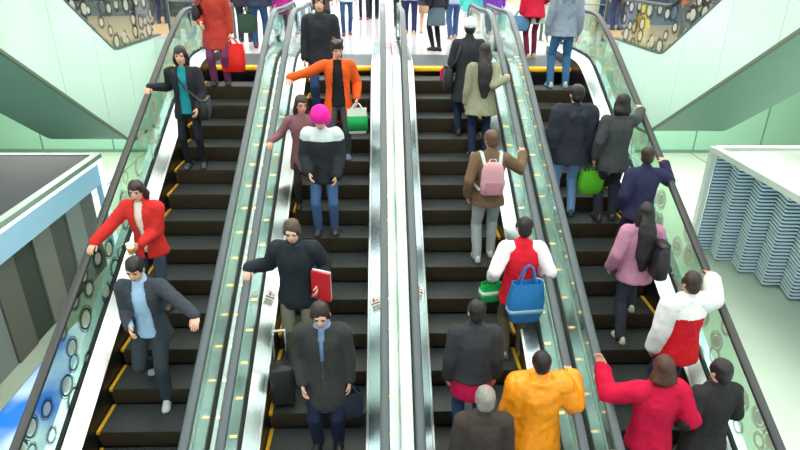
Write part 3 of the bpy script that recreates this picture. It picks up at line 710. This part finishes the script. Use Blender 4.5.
hang_bag('paper_bag', 'pale cyan paper bag held by the person in the purple coat', 'bag', P['U14']['hL'] + V((-.1, -.1, .1)), (.36, .12, .40), .1, (132, 210, 216), .08, hcol=(220, 230, 230))
person('U15', 'person in a striped black and white jacket behind the brick red coat', U(-2.95, 13.3), UP, 1.72, skin=SK1, hair=(BLK, 'short'), top=dict(col=(48, 46, 54), hem=-.2, thick=.03, band=(.1, (220, 220, 226), .2)), legs=((44, 44, 56), 'pants'), shoes=(40, 40, 44), lod=2, seed=45)
person('U16', 'person in a pink top standing beyond the side railing', U(-4.9, 16.2), UP + .6, 1.66, skin=SK1, hair=(DBR, 'shoulder'), top=dict(col=(222, 140, 160), hem=-.1), legs=((52, 60, 90), 'slim'), shoes=(210, 200, 190), lod=2, seed=46)
person('U17', 'person in a mustard jacket beyond the side railing', U(-6.0, 17.0), UP, 1.7, skin=SK1, hair=(BLK, 'short'), top=dict(col=(222, 170, 60), hem=-.16, thick=.03), legs=((40, 52, 80), 'jeans'), shoes=(60, 60, 70), lod=2, seed=47)
person('U18', 'person in a white shirt beyond the railing on the blue shop side', U(6.3, 16.2), UP, 1.74, skin=SK1, hair=(BLK, 'short'), top=dict(col=(226, 230, 240), hem=-.12), legs=((46, 52, 84), 'pants'), shoes=(50, 50, 60), lod=2, seed=48)
person('U19', 'person in a navy coat walking on the tan floor beyond the patterned glass', U(-7.6, 15.6), UP + 1.2, 1.7, skin=SK1, hair=(BLK, 'short'), top=dict(col=(44, 52, 82), hem=-.3, name='coat'), legs=((50, 50, 60), 'pants'), shoes=(40, 40, 44), lod=2, seed=49)
person('U20', 'person in a rust top on the tan floor past the far railing', U(7.4, 14.6), UP - 1.0, 1.66, skin=SK1, hair=(DBR, 'short'), top=dict(col=(176, 84, 62), hem=-.14), legs=((60, 60, 70), 'pants'), shoes=(60, 50, 50), lod=2, seed=50)

# =================================================================== ESCALATORS
YS = [YBOT + .15 * k for k in range(int((YTOP - YBOT) / .15) + 1)] + [YTOP]
def sweep(poly, ys=YS, zf=zb):
    """poly: list of (x, dz) swept along the balustrade line"""
    b = MB(); b.loft([[(x, y, zf(y) + dz) for x, dz in poly] for y in ys]); return b
def rail_path():
    R = .30
    P = []
    for k in range(9):
        a = -90 + 90 * (8 - k) / 8 * 0 + 0
    c0 = V((YBOT, railz(YBOT) - R)); c1 = V((YTOP, railz(YTOP) - R))
    P.append((c0.x + .25, c0.y - R))
    for k in range(13): a = radians(270 - 180 * k / 12); P.append((c0.x + R * cos(a), c0.y + R * sin(a)))
    for y in YS[1:-1]: P.append((y, railz(y)))
    for k in range(13): a = radians(90 - 180 * k / 12); P.append((c1.x + R * cos(a), c1.y + R * sin(a)))
    P.append((c1.x - .25, c1.y - R))
    return P
RP = rail_path()
def rail_mesh(inset=0.0, w=.042, th=.028, name='handrail', m=RAILM, off=0):
    b = MB(); rings = []
    prof = [(w*cos(a) * (1 if abs(cos(a)) > .5 else 1), th*sin(a)) for a in [2*pi*k/14 for k in range(14)]]
    prof = [(max(-w, min(w, x*1.18)), z) for x, z in prof]
    for i, (y, z) in enumerate(RP):
        a = V(RP[max(i-1, 0)]); c = V(RP[min(i+1, len(RP)-1)]); t = (c - a).normalized(); n = V((-t.y, t.x))
        rings.append([(px, y + n.x * (pz + off), z + n.y * (pz + off)) for px, pz in prof])
    b.loft(rings); return b.mesh(name, m, True)
RAIL_ME = rail_mesh(); RAIL_MD = rail_mesh(m=RAILB, name='handrail_dark')
GUIDE_ME = rail_mesh(w=.020, th=.016, off=-.036, name='guide', m=STEEL)
def glass_meshes(m, nm):
    out = []; R = .30 - .045
    edges = [YBOT] + [YBOT + 1.305 * k for k in range(1, 10)] + [YTOP]
    for i in range(len(edges) - 1):
        a, c = edges[i] + .004, edges[i+1] - .004
        ys = [a + (c - a) * k / 8 for k in range(9)]
        top = [(y, railz(y) - .045) for y in ys]; bot = [(y, zb(y) + .24) for y in ys]
        if i == len(edges) - 2:
            cc = V((YTOP, railz(YTOP) - .30)); top += [(cc.x + R*cos(radians(90 - 15*k)), cc.y + R*sin(radians(90 - 15*k))) for k in range(1, 12)]
        if i == 0:
            cc = V((YBOT, railz(YBOT) - .30)); top = [(cc.x + R*cos(radians(270 - 15*k)), cc.y + R*sin(radians(270 - 15*k))) for k in range(1, 12)] + top
        poly = top + bot[::-1]
        b = MB(); b.prism(poly, 'x', -.005, .005); out.append(b.mesh(nm, m))
    return out
GL = glass_meshes(GLASS, 'glass_panel'); GLW = glass_meshes(GLASSD, 'glass_panel_patterned'); GLK = glass_meshes(GLASSK, 'glass_panel_dark_pattern')
def side(sd, poly): return [(sd * x, z) for x, z in poly]
STAT = {}
for sd in (-1, 1):
    STAT['inner_deck', sd] = sweep(side(sd, [(.685, .255), (.525, .175), (.525, .165), (.685, .235)])).mesh('inner_deck', STEEL)
    STAT['deck_edge', sd] = sweep(side(sd, [(.535, .190), (.515, .178), (.515, .160), (.535, .168)])).mesh('deck_edge', mat('edge_aluminium', (236, 242, 242), .3, .9))
    STAT['skirt', sd] = sweep(side(sd, [(.513, .165), (.513, -.36), (.523, -.36), (.523, .165)])).mesh('skirt', mat('skirt_black', (44, 46, 48), .35, .6))
    STAT['outer_deck', sd] = sweep(side(sd, [(.715, .235), (.840, .225), (.840, .20), (.715, .20)])).mesh('outer_deck', STEEL)
    STAT['glass_seal', sd] = sweep(side(sd, [(.676, .262), (.680, .280), (.720, .280), (.724, .262), (.724, .22), (.676, .22)])).mesh('glass_seal', BLACKR)
    STAT['side_cladding', sd] = sweep(side(sd, [(.835, .20), (.852, .20), (.852, -.95), (.835, -.95)]), zf=lambda y: max(zb(y), .95)).mesh('side_cladding', MINT)
STAT['truss', 0] = sweep([(-.834, -.4), (.834, -.4), (.834, -.95), (-.834, -.95)], zf=lambda y: max(zb(y), .955)).mesh('truss', STEELD)

b = MB(); b.box((-.034, -.012, 0), (.034, .012, .010)); GLINT_ME = b.mesh('deck_glint', mat('deck_glint_glow', (255, 226, 170), .4, emit=(255, 206, 120), es=2.6))  # glowing pucks stand in for reflections of warm ceiling lamps on the decks
def step_mesh():
    b = MB(); n = 50; w = 1.0 / n
    # grooved tread: ridges along y; cleated riser: ridges along z
    top = []
    for i in range(n):
        x = -.5 + i * w
        top += [(x, -.010), (x + w*.25, -.010), (x + w*.28, 0), (x + w*.97, 0)]
    b.cur = 0
    b.loft([[(x, y, z) for x, z in top] for y in (.0, .4)], caps=False, closed=False)
    b.cur = 1
    b.loft([[(x, -z * .8 + yy, zz) for x, z in top] for yy, zz in ((0, 0), (.004, -.05), (.018, -.12), (.035, -.215))], caps=False, closed=False)
    b.cur = 2
    b.box((-.5, .012, -.06), (.5, .39, -.012))
    return b.mesh('step', [TREAD, RISER, BLACKR])
STEP_ME = step_mesh()
def edge_mesh(sx):
    b = MB(); x0, x1 = (.462, .5) if sx > 0 else (-.5, -.462)
    b.box((x0, .0, .0), (x1, .4, .004)); b.box((x0, -.004, -.03), (x1, .0, .004)); return b.mesh('yellow_edge', YEL)
EDGE_ME = {sx: edge_mesh(sx) for sx in (-1, 1)}
def comb_mesh():
    b = MB()
    for i in range(50):
        x = -.5 + .02 * i
        b.box((x + .002, 9.985, H - .048), (x + .014, 10.05, H - .012))
    b.box((-.51, 10.035, H - .05), (.51, 10.10, H + .004)); b.box((-.51, 10.09, H - .03), (.51, 10.2, H + .006)); return b.mesh('comb', YELB)
COMB_ME = comb_mesh()
b = MB(); b.box((-.835, 10.2, H - .03), (.835, 11.5, H + .006)); b.box((-.835, 10.03, H - .03), (-.512, 10.2, H + .006)); b.box((.512, 10.03, H - .03), (.835, 10.2, H + .006))
PLATE_ME = b.mesh('landing_plate', PLATE)
b = MB(); b.box((-.835, -1.6, -.004), (.835, -.12, .006)); PLATE0_ME = b.mesh('landing_plate_lower', PLATE)
def sign_mesh():
    """safety label: a red pictogram of a rider, a black bar and lines of small print on a white plate"""
    b = MB(); b.cur = 0; b.box((-.055, -.10, 0), (.055, .10, .002))
    b.cur = 1
    b.cyl((-.012, .075, .002), (-.012, .075, .004), .011); b.box((-.024, .035, .002), (0, .062, .004)); b.box((.004, .05, .002), (.034, .058, .004)); b.box((.026, .03, .002), (.034, .058, .004))
    b.cur = 2; b.box((-.05, .008, .002), (.05, .022, .004)); 
    b.box((-.042, -.04, .002), (.042, -.012, .004)); b.box((-.042, -.078, .002), (.042, -.05, .004))
    b.cur = 0
    for z in (-.026, -.064):
        for x in (-.03, -.012, .006, .024): b.box((x, z - .008, .004), (x + .010, z + .008, .005))
    return b.mesh('safety_label', [mat('label_white', (226, 232, 230), .5), mat('label_red', (206, 30, 36), .5), mat('label_black', (26, 28, 30), .5)])
SIGN_ME = sign_mesh()
ESC = {1: 'outermost escalator coming down, with patterned glass on its open side', 2: 'downward escalator whose riders include an orange jacket and a pink hat',
       3: 'upward escalator carrying the pink backpack and the orange quilted jacket', 4: 'upward escalator with patterned outer glass beside the louvred kiosk'}
for e in (1, 2, 3, 4):
    root = empty('escalator', (CX[e], 0, 0), 0, ESC[e], 'escalator', 'row of four escalators')
    for (nm, sd), me in STAT.items(): link(nm, me, root)
    for sd in (-1, 1):
        outer = (e == 1 and sd < 0) or (e == 4 and sd > 0)
        r = link('handrail', RAIL_MD if outer else RAIL_ME, root, (sd * .70, 0, 0)); 
        link('handrail_guide', GUIDE_ME, r)
        src = (GLK if e == 1 else GLW) if outer else GL
        for i, me in enumerate(src):
            if e == 1 and outer and i >= 6: me = GLW[i]
            link('glass_panel', me, root, (sd * .70, 0, 0))
    for n in range(-2, 24):
        y = step_front(e, n)
        if y > 9.95 or y < -1.2: continue
        st = link('step', STEP_ME, root, (0, y, step_z(y)))
        link('yellow_edge', EDGE_ME[-1 if e < 3 else 1], st)
    link('comb', COMB_ME, root); link('landing_plate', PLATE_ME, root); link('landing_plate', PLATE0_ME, root)
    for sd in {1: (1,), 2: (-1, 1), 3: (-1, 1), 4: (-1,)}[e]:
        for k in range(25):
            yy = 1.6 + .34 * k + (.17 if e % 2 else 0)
            l_ = link('deck_glint', GLINT_ME, root, (sd * .775, yy, zb(yy) + .229)); l_.rotation_euler = (math.atan((zb(yy + .05) - zb(yy - .05)) / .1), 0, 0)
    for sd, yy in ((-1, 5.70), (1, 5.62)):
        if e in (2, 3):
            if e == 3 and sd > 0: continue
            s_ = link('safety_label', SIGN_ME, root, (sd * .605, yy + (.05 if e == 3 else 0), zb(yy + (.05 if e == 3 else 0)) + .222))
            s_.rotation_euler = (math.atan(TA), sd * -math.atan(.08 / .16) * .95, 0)

# =================================================================== SETTING
def struct(b, name, m, parent=None):
    o = b.build(name, m, parent); o['kind'] = 'structure'; return o
XL, XR = -5.10, 5.46
b = MB(); b.box((-26, -12, -.3), (26, 21.2, -.005)); struct(b, 'floor_lower', LFLOOR)
# seams of the lower floor
b = MB()
for x in (-16, -12.4, -8.8, 11.9, 15.5): b.box((x - .02, 4, -.005), (x + .02, 21.2, .003))
struct(b, 'trim_1', JOINT)
# upper floor: white promenade, tongue behind the escalators, tan side floors
b = MB(); b.box((XL, 13.75, H - .4), (XR, 46, H)); b.box((CX[1] - .86, 11.5, H - .4), (CX[4] + .86, 13.75, H)); struct(b, 'floor_upper', WFLOOR)
b = MB(); b.box((-30, 11.4, H - .4), (XL - .03, 46, H)); b.box((XR + .03, 11.0, H - .4), (30, 46, H)); struct(b, 'floor_side', TFLOOR)
b = MB(); b.box((CX[1] - .86, 10.0, H - .95), (CX[4] + .86, 13.75, H - .4)); b.box((XL, 13.71, 3.2), (CX[1] - .86, 13.745, H)); b.box((CX[4] + .86, 13.71, 3.4), (XR, 13.745, H)); struct(b, 'wall_slab_edge', MINT)
b = MB(); b.box((-26, 21.2, -.3), (26, 21.5, 4.6)); struct(b, 'wall_back', MINT_SHADE)
b = MB()
for x in (-15.2, -12.6, -10.0, -7.4, 7.6, 10.2, 12.0, 14.6): b.box((x - .025, 21.185, 0), (x + .025, 21.22, 4.6))
b.box((-26, 21.185, 2.4), (26, 21.22, 2.43)); b.box((-26, 21.15, 0), (26, 21.2, .10)); struct(b, 'trim_2', JOINT)
# far end of the promenade
b = MB(); b.box((-30, 46, 0), (30, 46.3, 12)); struct(b, 'wall_far', mat('far_wall', (214, 216, 222), .5))

# ---- cross escalators rising towards the viewer on both sides
def cross_escalator(sx, X, ystart, slope, zlow, label):
    root = empty('escalator', (X, ystart, H), 0, label, 'escalator', 'side escalators rising to the next level')
    yend = 2.0 - ystart
    f = lambda y: smax(0, -y * slope, .06) - .0        # local y runs negative towards the viewer
    ys = [2.5, 1.2, .7, .35, .2, .1, 0, -.1, -.2, -.35, -.7, -1.5, -3, -5, yend]
    def ploft(x0, x1, lo, hi): 
        q = MB(); q.loft([[(sx*x0, y, f(y) + lo(y)), (sx*x1, y, f(y) + lo(y)), (sx*x1, y, f(y) + hi(y)), (sx*x0, y, f(y) + hi(y))] for y in ys]); return q
    low = lambda y: zlow - H
    # facing panels with seams
    edges = [(2.5, .55)] + [(.55 - 1.3*k, .55 - 1.3*(k+1)) for k in range(8)]
    for a, c in edges:
        c = max(c, yend)
        if a <= yend: break
        yy = [a - .006] + [y for y in ys if c + .006 < y < a - .006] + [c + .006]
        q = MB(); q.loft([[(0, y, f(y) + low(y)), (sx*.02, y, f(y) + low(y)), (sx*.02, y, f(y) + .02), (0, y, f(y) + .02)] for y in yy]); q.build('facing_panel', MINT, root)
    ploft(.021, 1.60, lambda y: zlow - H + .03, lambda y: -.02).build('truss', mat('truss_green', (120, 160, 140), .5), root)
    q = ploft(-.01, .06, lambda y: .015, lambda y: .06); q.build('glass_channel', STEELD, root)
    q = ploft(-.012, .03, lambda y: zlow - H - .03, lambda y: zlow - H + .03); q.build('lower_trim', mat('trim_olive', (96, 112, 92), .5), root)
    q = MB(); q.loft([[(sx*.06, y, -.01), (sx*1.55, y, -.01), (sx*1.55, y, .012), (sx*.06, y, .012)] for y in (.25, 2.5)]); q.build('landing_floor', TFLOOR, root)
    ploft(.25, 1.3, lambda y: -.02, lambda y: .008).build('step_band', TREAD, root)
    for x0 in (.02, 1.55):
        ga = [(2.2, 1.25), (1.24, .02)] + [(.01 - 1.3*k, -1.29 - 1.3*k) for k in range(7)]
        for a, c in ga:
            if a <= yend: break
            c = max(c, yend); yy = [a] + [y for y in ys if c < y < a] + [c]
            q = MB(); q.loft([[(sx*x0, y, f(y) + .06), (sx*(x0+.012), y, f(y) + .06), (sx*(x0+.012), y, f(y) + .90), (sx*x0, y, f(y) + .90)] for y in yy]); q.build('glass_panel', GLASSX, root)
        q = MB(); P_ = [(sx*(x0+.006), 2.2, .30), (sx*(x0+.006), 2.42, .36), (sx*(x0+.006), 2.52, .60), (sx*(x0+.006), 2.42, .84), (sx*(x0+.006), 2.2, .91)] + [(sx*(x0+.006), y, f(y) + .91) for y in ys if y < 2.2]
        q.tube(P_, .036, 10); q.build('handrail', RAILB, root, True)
    return root
cross_escalator(-1, XL, 11.62, .665, 3.22, 'side escalator with dark circle patterns on its glass above the lit kiosk')
cross_escalator(1, XR, 11.50, .655, 3.45, 'side escalator with pale circle patterns on its glass above the louvred kiosk')

# ---- railings across the void beside the escalators
def railing(x0, x1, y, label):
    root = empty('railing', ((x0 + x1) / 2, y, H), 0, label, 'railing')
    w = abs(x1 - x0) / 2
    for i, x in enumerate((-w + .03, w - .03)):
        q = MB(); q.loft([[(x + a * .03, c * .03, z) for a, c in ((-1,-1),(1,-1),(1,1),(-1,1))] for z in (0, 1.12)]); bevel(q.build('post', STEELD, root), .008)
        q = MB(); q.box((x - .06, -.06, 0), (x + .06, .06, .012)); q.build('base_plate', STEELD, root)
    q = MB(); q.box((-w + .07, -.006, .08), (w - .07, .006, .98)); q.build('glass_panel', GLASS, root)
    q = MB(); q.tube([(-w, 0, 1.10), (w, 0, 1.10)], .026, 12); q.build('top_rail', STEEL, root, True)
    q = MB(); q.tube([(-w, 0, .78), (w, 0, .78)], .012, 10); q.build('middle_rail', STEELD, root, True)
railing(XL + .32, CX[1] - .90, 13.85, 'glass and steel railing across the void beside the descending escalator')
railing(CX[4] + .90, XR - .32, 13.85, 'glass and steel railing across the void below the blue shop front')

# ---- shop fronts at the sides of the upper floor
def shop(x0, x1, y, col, label, frame, glow, bays, sx, name='shop_front'):
    root = empty(name, ((x0 + x1) / 2, y, H), 0, label, 'shop front')
    w = (x1 - x0) / 2
    q = MB(); q.box((-w, .9, 0), (w, 1.1, 3.2)); q.build('back_wall', mat(name + label[:8], col, .5), root)
    q = MB(); q.box((-w, 0, 2.7), (w, .2, 3.2)); q.build('fascia', frame, root)
    q = MB(); q.box((-w, 0, 0), (w, .9, .12)); q.build('plinth', frame, root)
    for i in range(bays + 1):
        x = -w + 2*w*i/bays
        q = MB(); q.box((x - .06, -.02, 0), (x + .06, .18, 2.7)); q.build('mullion', frame, root)
    rr = random.Random(x0)
    for i in range(bays):
        xa = -w + 2*w*i/bays + .08; xb = -w + 2*w*(i+1)/bays - .08
        q = MB(); q.box((xa, .05, .14), (xb, .065, 2.68)); q.build('shop_window', GLASS, root)
        c = glow[i % len(glow)]
        q = MB(); q.box((xa + .12, .80, .5), (xb - .12, .9, 2.2)); q.build('display_panel', mat('display_%d_%d_%d' % c, c, .5), root)
    return root
FR = mat('shop_frame_dark', (58, 62, 74), .4); FB = mat('shop_frame_blue', (52, 86, 138), .4)
shop(-13, -5.6, 19.0, (70, 74, 88), 'dark shop front with panels of muted colour past the tan floor', FR, [(64, 88, 110), (150, 96, 70), (52, 58, 76), (176, 150, 190)], 6, -1)
shop(6.0, 13.5, 17.6, (46, 84, 132), 'blue shop front with bright display panels past the tan floor', FB, [(40, 90, 150), (60, 66, 84), (178, 110, 70), (60, 100, 160)], 6, 1)
b = MB(); b.cyl((5.9, 17.2, H), (5.9, 17.2, 12), .22, seg=24); o = b.build('column', WHITE, None, True); o['kind'] = 'structure'
# folded yellow floor sign in front of the blue shop
o = empty('floor_sign', (7.3, 16.9, H), .4, 'small folded yellow caution sign on the floor by the blue shop front', 'sign')
for sy in (-1, 1):
    b = MB(); b.loft([[(-.15, sy*.16, 0), (.15, sy*.16, 0), (.15, sy*.145, 0), (-.15, sy*.145, 0)], [(-.11, sy*.01, .6), (.11, sy*.01, .6), (.11, 0, .6), (-.11, 0, .6)]]); b.build('board', mat('sign_yellow', (236, 214, 40), .5), o)

# ---- lit kiosk (portal frame) on the lower floor, left
KX, KY0, KY1 = -6.28, 5.2, 12.53
root = empty('kiosk', (KX - 1.4, (KY0 + KY1) / 2, 0), 0, 'kiosk with a lit white frame, dark roof and grey side panels on the lower floor', 'kiosk')
ly0, ly1 = KY0 - (KY0+KY1)/2, KY1 - (KY0+KY1)/2
LITW = mat('lit_white', (250, 252, 255), .4, emit=(235, 245, 255), es=1.2)
LITB = mat('lit_fascia', (168, 206, 228), .4, emit=(120, 175, 215), es=.35)
b = MB(); b.box((-1.2, ly0, 2.62), (1.30, ly1 - .12, 2.68)); b.build('roof', mat('roof_dark', (34, 46, 52), .6), root)
b = MB(); b.box((1.30, ly0, 2.60), (1.46, ly1, 2.70)); b.box((-1.2, ly1 - .12, 2.60), (1.30, ly1, 2.70)); b.build('roof_rim', mat('rim_green', (168, 190, 178), .3), root)
b = MB(); b.box((1.32, ly0, 2.03), (1.40, ly1 - .2, 2.60)); b.build('fascia', LITB, root)
b = MB(); b.box((1.40, ly0, 2.52), (1.44, ly1, 2.6)); b.build('light_strip', LITW, root)
b = MB(); b.box((1.30, ly1 - .2, 0), (1.42, ly1, 2.60)); b.build('frame_post', LITB, root)
b = MB(); b.box((1.42, ly1 - .17, 0), (1.45, ly1 - .03, 2.6)); b.build('light_strip', LITW, root)
cols = [(112, 108, 104), (150, 156, 158), (84, 82, 82), (136, 134, 130), (58, 62, 62)]
for i in range(11):
    y1 = ly1 - .2 - .62 * i; y0 = y1 - .60
    b = MB(); b.box((1.10, y0, 0), (1.16 + .03 * (i % 2), y1, 2.03)); b.build('side_panel', mat('kiosk_panel_%d' % (i % 5), cols[i % 5], .5), root)
b = MB(); b.box((-1.2, ly0, 0), (1.10, ly1 - .2, 2.0)); b.build('core', DARK, root)
# lit display counter next to it
o = empty('display_counter', (-4.85, 7.0, 0), .0, 'low counter with a glowing blue and white top beside the lit kiosk', 'counter')
b = MB(); b.box((-.55, -1.9, 0), (.55, 1.7, .82)); bevel(b.build('cabinet', mat('counter_grey', (120, 128, 134), .4), o), .02)
def screen_mat():
    m = bpy.data.materials.new('counter_screen'); m.use_nodes = True; nt = m.node_tree; p = nt.nodes['Principled BSDF']
    tc = nt.nodes.new('ShaderNodeTexCoord'); n = nt.nodes.new('ShaderNodeTexNoise'); n.inputs['Scale'].default_value = .9; cr = nt.nodes.new('ShaderNodeValToRGB')
    cr.color_ramp.elements[0].position = .40; cr.color_ramp.elements[0].color = rgb(30, 110, 215)
    cr.color_ramp.elements[1].position = .60; cr.color_ramp.elements[1].color = rgb(196, 218, 232)
    nt.links.new(tc.outputs['Object'], n.inputs['Vector']); nt.links.new(n.outputs[0], cr.inputs[0]); nt.links.new(cr.outputs[0], p.inputs['Base Color']); nt.links.new(cr.outputs[0], p.inputs['Emission Color'])
    p.inputs['Emission Strength'].default_value = .35; p.inputs['Roughness'].default_value = .25; return m
b = MB(); b.box((-.50, -1.85, .82), (.50, 1.65, .85)); b.build('lit_top', screen_mat(), o)

# ---- louvred kiosk on the lower floor, right: a zig-zag wall of white slats in a white frame
root = empty('louvred_kiosk', (7.88, 13.04, 0), 0, 'kiosk of white horizontal louvres folded in a zigzag inside a white frame', 'kiosk')
LBACK = mat('louvre_back', (24, 104, 158), .5); SLAT = mat('louvre_slat', (238, 248, 255), .4)
zig = [(.10, -.10)]
for k in range(9):
    zig += [(zig[-1][0] + .38, zig[-1][1] - .02), (zig[-1][0] + .22, zig[-1][1] - .60)]
def wall_strip(b, z0, z1, off):
    for (xa, ya), (xb, yb) in zip(zig[:-1], zig[1:]):
        d = V((xb - xa, yb - ya)).normalized(); n = V((d.y, -d.x))
        if n.x > 0: n = -n
        b.loft([[(xa + n.x*off[0], ya + n.y*off[0], z) for z in (z0, z1)] + [(xa + n.x*off[1], ya + n.y*off[1], z) for z in (z1, z0)],
                [(xb + n.x*off[0], yb + n.y*off[0], z) for z in (z0, z1)] + [(xb + n.x*off[1], yb + n.y*off[1], z) for z in (z1, z0)]])
b = MB(); wall_strip(b, .02, 2.6, (-.05, 0)); b.build('back_panel', LBACK, root)
for k in range(30):
    b = MB(); z = .06 + k * .085; wall_strip(b, z, z + .040, (0, .03)); b.build('slat', SLAT, root)
b = MB(); b.box((-.06, -.10, 0), (.06, .06, 2.7)); b.build('frame_post', WHITE, root)
b = MB(); b.box((-.06, -6.7, 2.58), (.10, -.10, 2.72)); b.box((.06, -.10, 2.58), (3.5, .06, 2.72)); b.build('top_frame', WHITE, root)
b = MB(); b.box((.10, -6.7, 2.60), (3.5, -.10, 2.66)); b.build('roof', MINT, root)
b = MB(); b.box((1.2, -6.6, 0), (3.4, -.12, 2.6)); b.build('core', LBACK, root)

# =================================================================== LIGHT
w = bpy.data.worlds.new('World'); SC.world = w; w.use_nodes = True
bg = w.node_tree.nodes['Background']; bg.inputs[0].default_value = (.93, .97, 1, 1); bg.inputs[1].default_value = .85
def area(name, loc, size, power, col=(1, 1, 1), rot=(0, 0, 0)):
    l = bpy.data.lights.new(name, 'AREA'); l.shape = 'RECTANGLE'; l.size, l.size_y = size; l.energy = power; l.color = col
    o = bpy.data.objects.new(name, l); COL.objects.link(o); o.location = loc; o.rotation_euler = rot; return o
# ceiling of the hall: dark panels with added luminous strips and rows of small warm lamps
ZC = 13.0
b = MB(); b.box((-16, -10, ZC), (16, 47, ZC + .2)); struct(b, 'ceiling', mat('ceiling_panel', (150, 168, 170), .7))
b = MB(); rr = random.Random(3)
y = -8.0
while y < 45:
    wd = rr.uniform(.9, 1.5); b.box((-15, y, ZC - .06), (15, y + wd, ZC - .01)); y += wd + rr.uniform(.9, 1.7)
struct(b, 'ceiling_trim_1', mat('added_luminous_strip', (255, 255, 255), .5, emit=(245, 252, 255), es=3.4))  # unseen strips, added for light and to vary the reflections in the steel
b = MB()
for i in range(21):
    for k in range(28): b.cyl((-5 + .5 * i, -1 + .62 * k, ZC - .16), (-5 + .5 * i, -1 + .62 * k, ZC - .07), .055, seg=8)
struct(b, 'ceiling_trim_2', mat('warm_lamp', (255, 220, 160), .5, emit=(255, 214, 140), es=13.0))
area('promenade_light', (0, 20, 11.5), (14, 16), 800, (1, .98, .98))
for x in (-9, 10):  # unseen area lamps added to brighten the lower hall and mint panels
    area('soffit_fill', (x, 16.5, 4.5), (6, 5), 560, (1, 1, .98))
    area('hall_fill', (x, 6, 11), (5, 8), 640, (1, 1, 1))
# =================================================================== CAMERA
cam = bpy.data.cameras.new('camera'); co = bpy.data.objects.new('camera', cam); COL.objects.link(co)
cam.sensor_fit = 'HORIZONTAL'; cam.sensor_width = 36; cam.lens = 579.74 / 800 * 36
pt, yw, rl = radians(24.6477), radians(1.9612), radians(.6518)
co.location = (0, 0, 6.676)
co.rotation_mode = 'XYZ'
M = Matrix.Rotation(-yw, 4, 'Z') @ Matrix.Rotation(radians(90) - pt, 4, 'X') @ Matrix.Rotation(rl, 4, 'Z')
co.rotation_euler = M.to_euler('XYZ')
cam.clip_start = .05; cam.clip_end = 200
SC.camera = co
SC.view_settings.view_transform = 'Standard'; SC.view_settings.look = 'None'; SC.view_settings.gamma = 1; SC.view_settings.use_curve_mapping = False
SC.view_settings.exposure = 0.0
